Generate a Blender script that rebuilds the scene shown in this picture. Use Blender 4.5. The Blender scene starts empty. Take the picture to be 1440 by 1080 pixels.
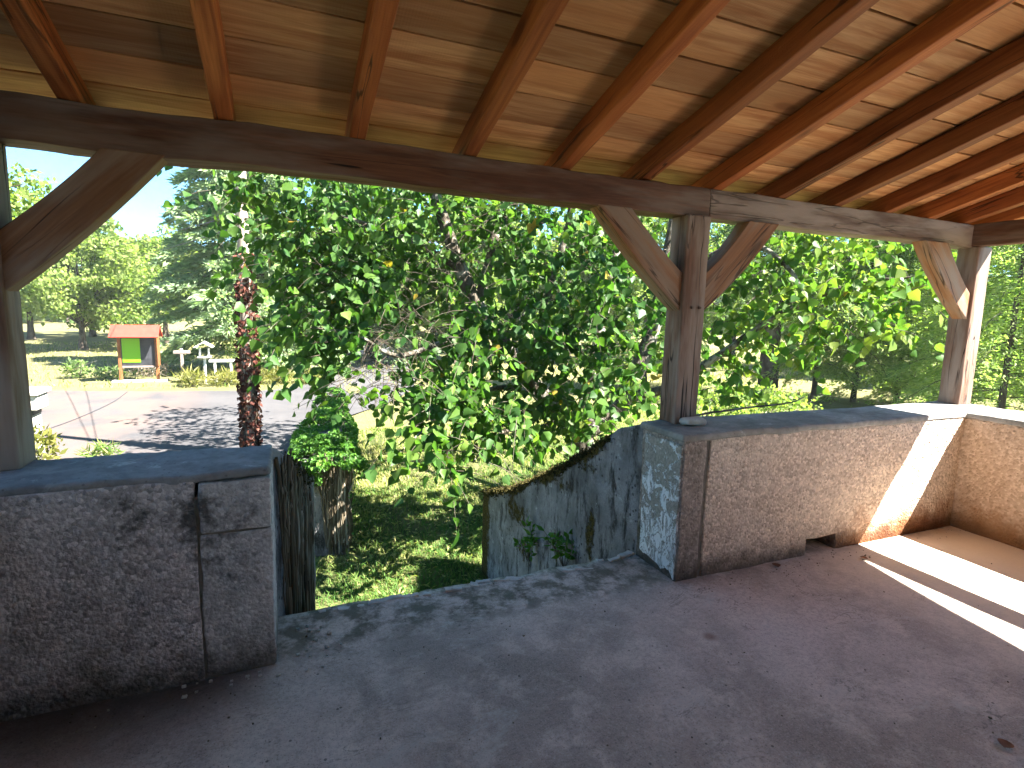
import bpy, bmesh, math, random
import numpy as np
from mathutils import Vector, Matrix

random.seed(7)
rng = np.random.default_rng(7)
SC = bpy.context.scene
COL = SC.collection

# ------------------------------------------------------------------ camera, sky, sun, exposure
CAM = np.array([-2.0979, -2.4311, 1.5881])
YAW, PITCH, ROLL = 0.3953, 0.1372, 0.0266
cy_, sy_ = math.cos(YAW), math.sin(YAW)
fw = Vector((sy_ * math.cos(PITCH), cy_ * math.cos(PITCH), -math.sin(PITCH)))
r0 = Vector((cy_, -sy_, 0)); u0 = r0.cross(fw)
rt = math.cos(ROLL) * r0 + math.sin(ROLL) * u0
up = -math.sin(ROLL) * r0 + math.cos(ROLL) * u0
cd = bpy.data.cameras.new('camera'); cam = bpy.data.objects.new('camera', cd); COL.objects.link(cam)
cam.matrix_world = Matrix(((rt.x, up.x, -fw.x, CAM[0]), (rt.y, up.y, -fw.y, CAM[1]), (rt.z, up.z, -fw.z, CAM[2]), (0, 0, 0, 1)))
cd.sensor_width = 36; cd.lens = 764.52 / 1440 * 36; cd.clip_start = 0.05; cd.clip_end = 2000
SC.camera = cam

SUNV = Vector((1 / 1.5, -0.47, 1.0)).normalized()          # towards the sun
EL = math.asin(SUNV.z); AZ = math.atan2(SUNV.x, SUNV.y)
w = bpy.data.worlds.new('World'); SC.world = w; w.use_nodes = True
nt = w.node_tree; nt.nodes.clear()
sky = nt.nodes.new('ShaderNodeTexSky'); sky.sky_type = 'NISHITA'; sky.sun_disc = False
sky.sun_elevation = EL; sky.sun_rotation = AZ; sky.air_density = 1.0; sky.dust_density = 0.25; sky.ozone_density = 1.6; sky.altitude = 800
bg = nt.nodes.new('ShaderNodeBackground'); bg.inputs[1].default_value = 0.052
wo = nt.nodes.new('ShaderNodeOutputWorld')
tint = nt.nodes.new('ShaderNodeMix'); tint.data_type = 'RGBA'; tint.blend_type = 'MULTIPLY'; tint.inputs[0].default_value = 1.0
tint.inputs[7].default_value = (.44, .72, .85, 1)          # deep summer blue
nt.links.new(sky.outputs[0], tint.inputs[6]); nt.links.new(tint.outputs[2], bg.inputs[0]); nt.links.new(bg.outputs[0], wo.inputs[0])
sd = bpy.data.lights.new('sun', 'SUN'); sd.energy = 5.0; sd.angle = math.radians(0.5); sd.color = (1.0, 0.955, 0.875)
so = bpy.data.objects.new('sun', sd); COL.objects.link(so)
so.rotation_euler = SUNV.to_track_quat('Z', 'Y').to_euler(); so.location = (20, -14, 30)
SC.view_settings.view_transform = 'Standard'; SC.view_settings.look = 'None'
SC.view_settings.exposure = 3.3; SC.view_settings.gamma = 1.0; SC.view_settings.use_curve_mapping = False
SC.render.engine = 'CYCLES'
SC.cycles.use_denoising = True
SC.cycles.max_bounces = 10; SC.cycles.diffuse_bounces = 6; SC.cycles.glossy_bounces = 2; SC.cycles.transmission_bounces = 6
SC.cycles.sample_clamp_indirect = 6

# ------------------------------------------------------------------ small helpers
def tag(o, label=None, cat=None, group=None, kind=None):
    if label: o['label'] = label
    if cat: o['category'] = cat
    if group: o['group'] = group
    if kind: o['kind'] = kind
    return o

def empty(name, loc=(0, 0, 0), label=None, cat=None, group=None):
    o = bpy.data.objects.new(name, None); COL.objects.link(o); o.location = loc
    o.empty_display_size = 0.2
    return tag(o, label, cat, group)

def link(name, me, parent=None, mat=None, world=True):
    """object from mesh; vertices are in world space, so undo the parent's offset"""
    o = bpy.data.objects.new(name, me); COL.objects.link(o)
    if mat is not None:
        me.materials.clear()
        for m_ in (mat if isinstance(mat, (list, tuple)) else [mat]): me.materials.append(m_)
    if parent is not None:
        o.parent = parent
        if world: o.matrix_parent_inverse = Matrix.Translation(-Vector(parent.location))
    return o

def np_mesh(name, V, F, smooth=True, attrs=None):
    """mesh from arrays, F is (n,k) with one k"""
    V = np.ascontiguousarray(V, np.float32); F = np.ascontiguousarray(F, np.int32)
    me = bpy.data.meshes.new(name)
    n, k = F.shape
    me.vertices.add(len(V)); me.vertices.foreach_set('co', V.ravel())
    me.loops.add(n * k); me.loops.foreach_set('vertex_index', F.ravel())
    me.polygons.add(n); me.polygons.foreach_set('loop_start', np.arange(0, n * k, k, dtype=np.int32))
    me.polygons.foreach_set('use_smooth', np.full(n, smooth, dtype=bool))
    if attrs:
        for an, (kind, dom, data) in attrs.items():
            a = me.attributes.new(an, kind, dom)
            a.data.foreach_set('color' if kind == 'FLOAT_COLOR' else 'value', np.ascontiguousarray(data, np.float32).ravel())
    me.update(calc_edges=True)
    return me

def hsh(I, s):
    h = (I[..., 0] * 374761393 + I[..., 1] * 668265263 + I[..., 2] * 2147483647 + s * 974634777) & 0xFFFFFFFF
    h = ((h ^ (h >> 13)) * 1274126177) & 0xFFFFFFFF
    return ((h ^ (h >> 16)) & 0xFFFF) / 65535.0

def vnoise(P, sc, seed=0):
    """value noise in -1..1"""
    Q = np.asarray(P, float) * sc; I = np.floor(Q).astype(np.int64); f = Q - I; f = f * f * (3 - 2 * f)
    out = 0
    for dx in (0, 1):
        for dy in (0, 1):
            for dz in (0, 1):
                wgt = (f[..., 0] if dx else 1 - f[..., 0]) * (f[..., 1] if dy else 1 - f[..., 1]) * (f[..., 2] if dz else 1 - f[..., 2])
                out = out + wgt * hsh(I + np.array([dx, dy, dz]), seed)
    return out * 2 - 1

def nvec(P, sc, seed=0):
    return np.stack([vnoise(P, sc, seed + k * 11) for k in range(3)], -1)

def axis_pts(a, b, step, r):
    ed = np.array([0, .3, .7, 1.0]) * r
    n = max(1, int(round((b - a - 2 * r) / step)))
    mid = np.linspace(a + r, b - r, n + 1)
    return np.concatenate([a + ed[:-1], mid, (b - ed[:-1])[::-1]])

def box_grid(lo, hi, step, r):
    """rounded box as a welded grid"""
    lo, hi = np.array(lo, float), np.array(hi, float); r = min(r, (hi - lo).min() * .45)
    ax = [axis_pts(lo[i], hi[i], step, r) for i in range(3)]
    Vs, Fs, off = [], [], 0
    for i in range(3):
        j, k = (i + 1) % 3, (i + 2) % 3
        for side in (0, 1):
            A, B = np.meshgrid(ax[j], ax[k], indexing='ij')
            P = np.zeros(A.shape + (3,)); P[..., j] = A; P[..., k] = B; P[..., i] = hi[i] if side else lo[i]
            na, nb = A.shape; ix = np.arange(na * nb).reshape(na, nb) + off
            q = np.stack([ix[:-1, :-1], ix[1:, :-1], ix[1:, 1:], ix[:-1, 1:]], -1).reshape(-1, 4)
            if not side: q = q[:, ::-1]
            Vs.append(P.reshape(-1, 3)); Fs.append(q); off += na * nb
    V = np.concatenate(Vs); F = np.concatenate(Fs)
    _, first, inv = np.unique(np.round(V, 5), axis=0, return_index=True, return_inverse=True)
    V = V[first]; F = inv.reshape(-1)[F]
    inner = np.clip(V, lo + r, hi - r); d = V - inner; L = np.linalg.norm(d, axis=1, keepdims=True)
    V = np.where(L > 1e-9, inner + d / np.maximum(L, 1e-9) * r, V)
    return V, F

def rough_box(name, lo, hi, mat, parent=None, step=.05, r=.01, amp=.004, sc=9, fine=0, fsc=60, warp=None, seed=0, attrs=None):
    V, F = box_grid(lo, hi, step, r)
    V = V + amp * nvec(V, sc, seed)
    if fine: V = V + fine * nvec(V, fsc, seed + 5)
    if warp: V = warp(V)
    return link(name, np_mesh(name, V, F, True, attrs(V) if attrs else None), parent, mat)

def tube_arrays(pts, rad, sides=8, off=0):
    pts = np.asarray(pts, float); rad = np.asarray(rad, float); n = len(pts)
    T = np.gradient(pts, axis=0); T /= np.maximum(np.linalg.norm(T, axis=1, keepdims=True), 1e-9)
    ref = np.array([0.31, 0.17, 0.93]); ref = np.where(np.abs(T @ ref)[:, None] > .95, np.array([1., 0, 0]), ref)
    U = np.cross(T, ref); U /= np.maximum(np.linalg.norm(U, axis=1, keepdims=True), 1e-9); W = np.cross(T, U)
    a = np.linspace(0, 2 * np.pi, sides, endpoint=False)
    V = pts[:, None] + rad[:, None, None] * (np.cos(a)[None, :, None] * U[:, None] + np.sin(a)[None, :, None] * W[:, None])
    ix = np.arange(n * sides).reshape(n, sides) + off
    F = np.stack([ix[:-1], np.roll(ix[:-1], -1, 1), np.roll(ix[1:], -1, 1), ix[1:]], -1).reshape(-1, 4)
    return V.reshape(-1, 3), F

def smooth_path(pts, n):
    """Catmull-Rom through rows of pts (any width)"""
    P = np.asarray(pts, float)
    if len(P) < 3:
        t = np.linspace(0, 1, n)[:, None]; return P[0] * (1 - t) + P[-1] * t
    Q = np.vstack([2 * P[0] - P[1], P, 2 * P[-1] - P[-2]]); out = []
    for s in np.linspace(0, len(P) - 1 - 1e-6, n):
        i = int(s); t = s - i; a, b, c, d = Q[i], Q[i + 1], Q[i + 2], Q[i + 3]
        out.append(.5 * (2 * b + (c - a) * t + (2 * a - 5 * b + 4 * c - d) * t * t + (3 * b - a - 3 * c + d) * t ** 3))
    return np.array(out)

def tubes_mesh(name, paths, sides=7):
    Vs, Fs, off = [], [], 0
    for p, r in paths:
        V, F = tube_arrays(p, r, sides, off); Vs.append(V); Fs.append(F); off += len(V)
    return np_mesh(name, np.concatenate(Vs), np.concatenate(Fs))

def rough_tube(pts4, n=14, sides=12, amp=.12, sc=6, seed=0):
    """bark tube: path rows x,y,z,r"""
    S = smooth_path(pts4, n); V, F = tube_arrays(S[:, :3], np.maximum(S[:, 3], .002), sides)
    c = np.repeat(S[:, :3], sides, 0); k = 1 + amp * vnoise(V, sc, seed) + amp * .6 * vnoise(V, sc * 2.3, seed + 3)
    return c + (V - c) * k[:, None], F

def prism(name, poly, y0, y1, mat, parent, step=.05, r=.006):
    """extrude a polygon in x,z along y with bevelled edges (braces)"""
    bm = bmesh.new()
    a = [bm.verts.new((x, y0, z)) for x, z in poly]
    f = bm.faces.new(a); ex = bmesh.ops.extrude_face_region(bm, geom=[f])
    vs = [e for e in ex['geom'] if isinstance(e, bmesh.types.BMVert)]
    bmesh.ops.translate(bm, verts=vs, vec=(0, y1 - y0, 0))
    bmesh.ops.recalc_face_normals(bm, faces=bm.faces)
    es = [e for e in bm.edges if len(e.link_faces) == 2 and e.calc_face_angle() > .6]
    bmesh.ops.bevel(bm, geom=es, offset=r, segments=2, affect='EDGES', profile=.6)
    me = bpy.data.meshes.new(name); bm.to_mesh(me); bm.free()
    return link(name, me, parent, mat)

# ------------------------------------------------------------------ material helper
class G:
    def __init__(s, name):
        s.m = bpy.data.materials.new(name); s.m.use_nodes = True; s.t = s.m.node_tree; s.t.nodes.clear()
        s.out = s.t.nodes.new('ShaderNodeOutputMaterial')
    def put(s, sock, v):
        if isinstance(v, bpy.types.NodeSocket): s.t.links.new(v, sock)
        elif v is not None:
            if sock.type == 'RGBA' and len(v) == 3: v = (*v, 1)
            sock.default_value = v
    def n(s, typ, ins=(), out=0, **kw):
        nd = s.t.nodes.new('ShaderNode' + typ)
        for k, v in kw.items(): setattr(nd, k, v)
        items = ins.items() if isinstance(ins, dict) else enumerate(ins)
        for k, v in items: s.put(nd.inputs[k], v)
        return nd.outputs[out]
    def pos(s): return s.n('NewGeometry', out='Position')
    def obj(s): return s.n('TexCoord', out='Object')
    def rnd(s): return s.n('ObjectInfo', out='Random')
    def scale(s, v, sx, sy=None, sz=None):
        sy = sx if sy is None else sy; sz = sx if sz is None else sz
        return s.n('VectorMath', [v, (sx, sy, sz)], operation='MULTIPLY')
    def noise(s, v, sc, det=4, rough=.55, dist=0): return s.n('TexNoise', {'Vector': v, 'Scale': sc, 'Detail': det, 'Roughness': rough, 'Distortion': dist}, out='Fac')
    def vor(s, v, sc, out='Distance', feature='F1', rand=1): return s.n('TexVoronoi', {'Vector': v, 'Scale': sc, 'Randomness': rand}, out=out, feature=feature)
    def ramp(s, f, a, b, ca=0., cb=1.):
        return s.n('MapRange', {'Value': f, 'From Min': a, 'From Max': b, 'To Min': ca, 'To Max': cb}, interpolation_type='SMOOTHSTEP')
    def mix(s, f, a, b, mode='MIX'):
        nd = s.t.nodes.new('ShaderNodeMix'); nd.data_type = 'RGBA'; nd.blend_type = mode
        s.put(nd.inputs['Factor'], f)
        for key, v in (('A', a), ('B', b)):
            sock = [i for i in nd.inputs if i.name == key and i.type == 'RGBA'][0]; s.put(sock, v)
        return [o for o in nd.outputs if o.type == 'RGBA'][0]
    def math(s, op, a, b=0.): return s.n('Math', [a, b], operation=op)
    def xyz(s, v, k): return s.n('SeparateXYZ', [v], out=k)
    def bump(s, h, strength, dist, nrm=None): return s.n('Bump', {'Strength': strength, 'Distance': dist, 'Height': h, 'Normal': nrm})
    def attr(s, nm, out='Fac'): return s.n('Attribute', attribute_name=nm, out=out)
    def done(s, col, rough=.8, nrm=None, spec=.3, metal=0.):
        b = s.t.nodes.new('ShaderNodeBsdfPrincipled')
        s.put(b.inputs['Base Color'], col); s.put(b.inputs['Roughness'], rough); s.put(b.inputs['Specular IOR Level'], spec)
        s.put(b.inputs['Metallic'], metal)
        if nrm is not None: s.put(b.inputs['Normal'], nrm)
        s.t.links.new(b.outputs[0], s.out.inputs[0]); return s.m

def mat_plain(name, col, rough=.7, var=.25, sc=14, bump=.2, spec=.3):
    g = G(name); p = g.obj(); f = g.noise(p, sc, 5, .6)
    c = g.mix(g.ramp(f, .3, .7), tuple(x * (1 - var) for x in col), tuple(min(1, x * (1 + var)) for x in col))
    return g.done(c, rough, g.bump(g.noise(p, sc * 4, 4), bump, .01), spec)

def mat_wood(name, dark, mid, light, rough=.65, grey=None, greyamt=0., knots=True, gs=1.0, crack=0., saw=0.):
    """timber: grain runs along the object's own x axis"""
    g = G(name); rn = g.rnd()
    o = g.n('VectorMath', [g.obj(), g.n('CombineXYZ', [g.math('MULTIPLY', rn, 31.), g.math('MULTIPLY', rn, 17.), g.math('MULTIPLY', rn, 23.)])], operation='ADD')
    st = g.scale(o, .9 * gs, 14 * gs, 14 * gs)
    wob = g.noise(g.scale(o, 1.5, 5, 5), 1, 3)
    gr = g.noise(st, 1.6, 6, .62, .6)
    fine = g.noise(g.scale(o, 5, 120, 120), 1, 4, .7)
    big = g.noise(g.scale(o, .8, 3.0, 3.0), 1, 3, .5)
    c = g.mix(g.ramp(gr, .32, .68), dark, light)
    c = g.mix(g.ramp(big, .35, .7, .0, .75), c, mid)
    c = g.mix(g.ramp(fine, .35, .65, .0, .22), c, tuple(x * .45 for x in dark))
    tint = g.mix(rn, (.62, .62, .64), (1.25, 1.18, 1.1)); c = g.mix(1., c, tint, 'MULTIPLY')
    if knots:
        kd = g.vor(g.scale(o, 1.5, 4.2, 4.2), 1.0)
        kn = g.math('SUBTRACT', kd, g.math('MULTIPLY', wob, .05))
        keep = g.math('GREATER_THAN', g.n('SeparateColor', [g.vor(g.scale(o, 1.5, 4.2, 4.2), 1.0, out='Color')]),   .42)
        km = g.math('MULTIPLY', g.ramp(kn, .12, .05), keep)
        c = g.mix(km, c, tuple(x * .28 for x in dark))
        halo = g.math('MULTIPLY', g.ramp(kn, .26, .08, 0, .45), keep); c = g.mix(halo, c, tuple(x * .8 for x in dark))
    if grey is not None:
        gm = g.ramp(g.noise(g.scale(o, 1.2, 7, 7), 1, 4, .6), .5 - greyamt * .35, .75 - greyamt * .3)
        c = g.mix(g.math('MULTIPLY', gm, min(1., .5 + greyamt)), c, grey)
    h = g.math('ADD', g.math('MULTIPLY', gr, .6), g.math('MULTIPLY', fine, .7))
    if crack:
        cn = g.noise(g.scale(o, .55, 9, 9), 1, 3, .5, .3)
        cm = g.ramp(g.math('ABSOLUTE', g.math('SUBTRACT', cn, .5)), .012, .003)
        cm = g.math('MULTIPLY', cm, g.ramp(g.noise(g.scale(o, .9, 1.5, 1.5), 1, 2), .42, .55))
        c = g.mix(g.math('MULTIPLY', cm, crack), c, tuple(x * .15 for x in dark)); h = g.math('SUBTRACT', h, g.math('MULTIPLY', cm, 3.))
    if saw:
        sw = g.n('TexWave', {'Vector': g.scale(o, 1, 0, 0), 'Scale': 26., 'Distortion': 3., 'Detail': 2.}, out='Fac')
        h = g.math('ADD', h, g.math('MULTIPLY', sw, saw))
    return g.done(c, rough, g.bump(h, .55, .004), .25)

def mat_stucco(name, c0, c1, grit=70, bumpd=.011, mould=.0, rust_and_bounce=False, dirt=True, spots=.5):
    g = G(name); p = g.pos()
    n1 = g.noise(p, 1.7, 5, .6); n2 = g.noise(p, 9, 5, .65); gn = g.noise(p, grit, 3, .6)
    vd = g.vor(p, grit * .8, feature='SMOOTH_F1'); vc = g.n('SeparateColor', [g.vor(p, grit * .8, out='Color')])
    c = g.mix(g.ramp(n1, .3, .7), c0, c1)
    c = g.mix(g.ramp(n2, .35, .75, 0, .45), c, tuple(x * .55 for x in c0))
    c = g.mix(g.math('MULTIPLY', g.ramp(vc, .55, 1.), spots), c, tuple(min(1, x * 1.45) for x in c1))
    c = g.mix(g.math('MULTIPLY', g.ramp(vc, .35, .0), spots), c, tuple(x * .42 for x in c0))
    z = g.xyz(p, 'Z')
    if mould:
        mm = g.ramp(g.math('ADD', g.noise(p, 2.3, 6, .7), g.math('MULTIPLY', g.noise(p, 22, 3, .6), .25)), .72 - mould * .2, .86 - mould * .2)
        c = g.mix(g.math('MULTIPLY', mm, .8), c, (.025, .025, .02))
        gm = g.math('MULTIPLY', g.ramp(z, .5, -.05), g.ramp(g.noise(p, 2.6, 5, .65), .42, .68))
        c = g.mix(g.math('MULTIPLY', gm, .9), c, (.06, .055, .03))
    if dirt:
        dm = g.math('MULTIPLY', g.ramp(g.math('ADD', z, g.math('MULTIPLY', g.noise(p, 6, 5, .7), -.28)), .04, -.14), .75)
        c = g.mix(dm, c, (.05, .04, .03))
    if rust_and_bounce:
        x = g.xyz(p, 'X')
        rm = g.math('MULTIPLY', g.ramp(x, 1.15, 1.7), g.ramp(g.math('ADD', z, g.math('MULTIPLY', g.noise(p, 4, 6, .7), -.62)), .02, -.3))
        c = g.mix(g.math('MULTIPLY', rm, .85), c, (.22, .085, .025))
        rd = g.math('MULTIPLY', g.ramp(x, 1.3, 1.9), g.ramp(g.math('ADD', z, g.math('MULTIPLY', g.noise(p, 7, 6, .7), -.45)), -.08, -.24))
        c = g.mix(g.math('MULTIPLY', rd, .8), c, (.06, .022, .012))
        om = g.ramp(x, 2.5, 2.75); c = g.mix(g.math('MULTIPLY', om, .55), c, (.40, .23, .10))  # tan painted on the return wall for the warm light bounced onto it
    h = g.math('ADD', g.math('MULTIPLY', gn, .9), g.math('ADD', g.math('MULTIPLY', vd, -.9), g.math('MULTIPLY', n2, .5)))
    return g.done(c, .93, g.bump(h, 1., bumpd), .12)

def mat_cement(name, c0, c1, lich=.3, moss=0.):
    g = G(name); p = g.pos()
    n1 = g.noise(p, 2.2, 6, .62); n2 = g.noise(p, 14, 6, .7); n3 = g.noise(p, 110, 3, .6)
    c = g.mix(g.ramp(n1, .3, .7), c0, c1); c = g.mix(g.ramp(n2, .35, .7, 0, .5), c, tuple(x * .55 for x in c0))
    lm = g.math('MULTIPLY', g.ramp(g.noise(p, 8.5, 5, .7, .5), .58, .66), g.ramp(g.noise(p, 1.4, 3), .4, .6))
    c = g.mix(g.math('MULTIPLY', lm, lich), c, (.5, .5, .46))
    sp = g.ramp(g.vor(p, 26), .16, .08); c = g.mix(g.math('MULTIPLY', sp, .5 * lich + .1), c, (.06, .055, .05))
    if moss:
        mm = g.ramp(g.noise(p, 5, 6, .7), .52, .62); c = g.mix(g.math('MULTIPLY', mm, moss), c, (.05, .05, .02))
    h = g.math('ADD', g.math('MULTIPLY', n2, 1.), g.math('MULTIPLY', n3, .5))
    return g.done(c, .9, g.bump(h, .7, .006), .2)

def mat_leaf(name, cols, trans=.45, rough=.5, attr='Col', satur=1.0):
    """leaf colour from a per-leaf attribute that picks between the given colours"""
    g = G(name); f = g.attr(attr, 'Fac')
    r = g.t.nodes.new('ShaderNodeValToRGB'); g.t.links.new(f, r.inputs[0])
    el = r.color_ramp.elements
    while len(el) < len(cols): el.new(.5)
    for i, (ps, cc) in enumerate(cols): el[i].position = ps; el[i].color = (*cc, 1)
    c = r.outputs[0]
    p = g.n('BsdfPrincipled', {'Base Color': c, 'Roughness': rough, 'Specular IOR Level': .16})
    tc = g.mix(1., c, (1.5, 1.75, .7), 'MULTIPLY')
    t = g.n('BsdfTranslucent', [tc])
    m = g.n('MixShader', [trans, p, t]); g.t.links.new(m, g.out.inputs[0]); return g.m

# ------------------------------------------------------------------ materials
M = {}
M['plank'] = mat_wood('planks_pine', (.43, .19, .075), (.57, .285, .12), (.74, .46, .235), .6, saw=.12)
M['rafter'] = mat_wood('rafters_stained', (.19, .05, .015), (.29, .085, .025), (.4, .14, .045), .55, crack=.8, saw=.1)
M['beam'] = mat_wood('beam_dark', (.06, .024, .013), (.095, .038, .021), (.14, .06, .033), .6, grey=(.2, .15, .125), greyamt=.25, crack=1.)
M['beam_weathered'] = mat_wood('beam_weathered', (.1, .055, .037), (.16, .092, .066), (.22, .135, .098), .65, grey=(.27, .215, .19), greyamt=.5, crack=.5)
M['post'] = mat_wood('post_wood', (.09, .042, .027), (.14, .07, .046), (.2, .11, .075), .65, grey=(.27, .21, .18), greyamt=.45, crack=1.)
M['brace'] = mat_wood('brace_wood', (.17, .07, .032), (.24, .11, .052), (.32, .16, .08), .62, grey=(.26, .2, .16), greyamt=.3, crack=.8)
M['greywood'] = mat_wood('pole_wood', (.22, .18, .15), (.3, .26, .225), (.42, .37, .33), .75, crack=.6, knots=False)
M['stucco_r'] = mat_stucco('roughcast_warm', (.52, .41, .33), (.64, .525, .43), grit=80, rust_and_bounce=True)
M['stucco_l'] = mat_stucco('roughcast_grey', (.41, .36, .34), (.58, .52, .5), grit=80, mould=.38, bumpd=.012)  # same roughcast as the right wall, greyed for its shade, plus black mould
M['stucco_pier'] = mat_stucco('pier_render', (.24, .2, .17), (.36, .3, .26), grit=80, mould=.2, bumpd=.008)
M['block'] = mat_stucco('pier_block', (.38, .36, .35), (.56, .53, .51), grit=80, mould=.15, bumpd=.008, spots=.35)
M['coping'] = mat_cement('coping_cement', (.2, .19, .175), (.38, .36, .33), .85, .25)
M['groove'] = mat_cement('groove_mortar', (.13, .115, .095), (.22, .19, .16), .1, .4)
M['coping_l'] = mat_cement('coping_dark', (.17, .165, .165), (.3, .29, .285), .7)
M['step'] = mat_cement('step_cement', (.22, .21, .19), (.33, .31, .28), .4, .6)
M['slate'] = mat_cement('edge_stone', (.45, .44, .41), (.66, .65, .61), .5, .15)

def mk_floor():
    g = G('floor_concrete'); p = g.pos()
    n1 = g.noise(p, 1.1, 6, .6, .3); n2 = g.noise(p, 5, 6, .7, .4); n3 = g.noise(p, 45, 5, .7); n4 = g.noise(p, 150, 3, .7)
    c = g.mix(g.ramp(n1, .34, .64), (.32, .262, .23), (.6, .5, .445))
    c = g.mix(g.ramp(n2, .46, .66, 0, .6), c, (.7, .6, .53))
    c = g.mix(g.ramp(g.noise(p, 2.6, 6, .7), .52, .72, 0, .55), c, (.25, .2, .175))
    c = g.mix(g.ramp(n3, .38, .7, 0, .35), c, (.14, .132, .128))
    c = g.mix(g.ramp(n4, .54, .68, 0, .6), c, (.52, .49, .46)); c = g.mix(g.ramp(n4, .44, .32, 0, .6), c, (.07, .065, .062))
    # worn pale patches and pin holes
    wp = g.math('MULTIPLY', g.ramp(g.noise(g.scale(p, 1.4, 2.6, 1), 1.3, 6, .72, .6), .57, .68), g.ramp(n3, .3, .6))
    c = g.mix(g.math('MULTIPLY', wp, .7), c, (.52, .49, .455))
    sc_ = g.math('MULTIPLY', g.ramp(g.math('ABSOLUTE', g.math('SUBTRACT', g.noise(g.scale(p, 1, 2.2, 1), 2.1, 5, .6, 1.5), .5)), .012, .002), g.ramp(g.noise(p, 1.9, 3), .5, .62))
    c = g.mix(g.math('MULTIPLY', sc_, .55), c, (.07, .062, .058))
    pv = g.n('SeparateColor', [g.vor(p, 16, out='Color')]); sp = g.math('MULTIPLY', g.ramp(g.math('ADD', g.vor(p, 16), g.math('MULTIPLY', n3, .06)), .14, .09), g.math('GREATER_THAN', pv, .55)); c = g.mix(g.math('MULTIPLY', sp, .7), c, (.04, .038, .036))
    x = g.xyz(p, 'X'); y = g.xyz(p, 'Y')
    # sandy warm soil washed to the drain corner, lightened to bounce more sun upward
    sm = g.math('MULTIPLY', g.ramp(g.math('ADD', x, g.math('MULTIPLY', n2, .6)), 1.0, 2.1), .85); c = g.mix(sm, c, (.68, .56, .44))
    # rusty drops and dark moss at the wall foot
    rs = g.ramp(g.math('ADD', g.n('VectorMath', [p, (-.192, -.505, 0)], operation='DISTANCE', out='Value'), g.math('MULTIPLY', n3, .05)), .075, .035)
    c = g.mix(g.math('MULTIPLY', rs, .6), c, (.16, .06, .03))
    mossy = g.math('MULTIPLY', g.ramp(g.math('ADD', y, g.math('MULTIPLY', n2, .3)), .03, .32), .8)
    gm = g.math('MULTIPLY', mossy, g.ramp(g.noise(p, 7, 5, .7), .4, .6)); c = g.mix(gm, c, (.065, .06, .035))
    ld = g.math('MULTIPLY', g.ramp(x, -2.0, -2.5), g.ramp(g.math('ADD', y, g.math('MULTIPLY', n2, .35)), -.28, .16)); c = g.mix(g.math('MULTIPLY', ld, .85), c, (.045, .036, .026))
    h = g.math('ADD', g.math('MULTIPLY', n3, .8), g.math('ADD', g.math('MULTIPLY', n4, .35), g.math('MULTIPLY', sp, -.6)))
    return g.done(c, g.ramp(n2, .3, .7, .62, .9), g.bump(h, .5, .005), .3)
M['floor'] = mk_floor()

def mk_lawn():
    g = G('lawn_ground'); p = g.pos()
    n1 = g.noise(p, .16, 5, .6); n2 = g.noise(p, 1.3, 6, .65); n3 = g.noise(p, 14, 5, .7); n4 = g.noise(g.scale(p, 1, 1, 1), 60, 4, .7)
    c = g.mix(g.ramp(n2, .35, .68), (.2, .18, .075), (.095, .12, .032))
    c = g.mix(g.ramp(n1, .35, .65, 0, .7), c, (.21, .19, .09))
    c = g.mix(g.ramp(n3, .4, .75, 0, .6), c, (.075, .08, .026))
    c = g.mix(g.ramp(n4, .4, .7, 0, .5), c, (.24, .215, .105))
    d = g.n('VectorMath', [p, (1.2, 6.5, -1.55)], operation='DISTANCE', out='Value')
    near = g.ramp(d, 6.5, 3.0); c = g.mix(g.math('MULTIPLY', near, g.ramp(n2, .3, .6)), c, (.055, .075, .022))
    return g.done(c, .95, g.bump(g.math('ADD', n3, n4), .9, .05), .1)
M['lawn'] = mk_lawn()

def mk_road():
    g = G('driveway_asphalt'); p = g.pos()
    n1 = g.noise(p, .5, 5, .6); n2 = g.noise(p, 3, 6, .7); n3 = g.noise(p, 90, 3, .7)
    c = g.mix(g.ramp(n1, .3, .7), (.052, .05, .053), (.074, .071, .073))
    c = g.mix(g.ramp(n2, .45, .7, 0, .4), c, (.1, .088, .083))
    c = g.mix(g.ramp(n3, .4, .7, 0, .4), c, (.036, .035, .038))
    x = g.xyz(p, 'X')
    pk = g.math('MULTIPLY', g.ramp(x, -4.0, -6.2), g.ramp(g.noise(g.scale(p, 1, .5, 1), .7, 5, .65), .36, .6))
    c = g.mix(g.math('MULTIPLY', pk, .75), c, (.12, .08, .065))
    return g.done(c, .88, g.bump(n3, .5, .01), .25)
M['road'] = mk_road()

def mk_bark(name, c0, c1, lich, sc=1.):
    g = G(name); p = g.pos()
    v = g.scale(p, 9 * sc, 9 * sc, 2.6 * sc)
    n = g.noise(v, 1, 6, .7, .8); n2 = g.noise(p, 5 * sc, 5, .65)
    c = g.mix(g.ramp(n, .35, .65), c0, c1); c = g.mix(g.math('MULTIPLY', g.ramp(n2, .48, .62), .7), c, lich)
    return g.done(c, .92, g.bump(g.math('ADD', n, g.math('MULTIPLY', n2, .4)), 1., .03), .1)
M['bark'] = mk_bark('bark_lichen', (.05, .04, .03), (.13, .11, .085), (.36, .35, .3))
M['bark_dark'] = mk_bark('bark_dark', (.03, .024, .018), (.085, .065, .05), (.13, .12, .09), .5)

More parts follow.
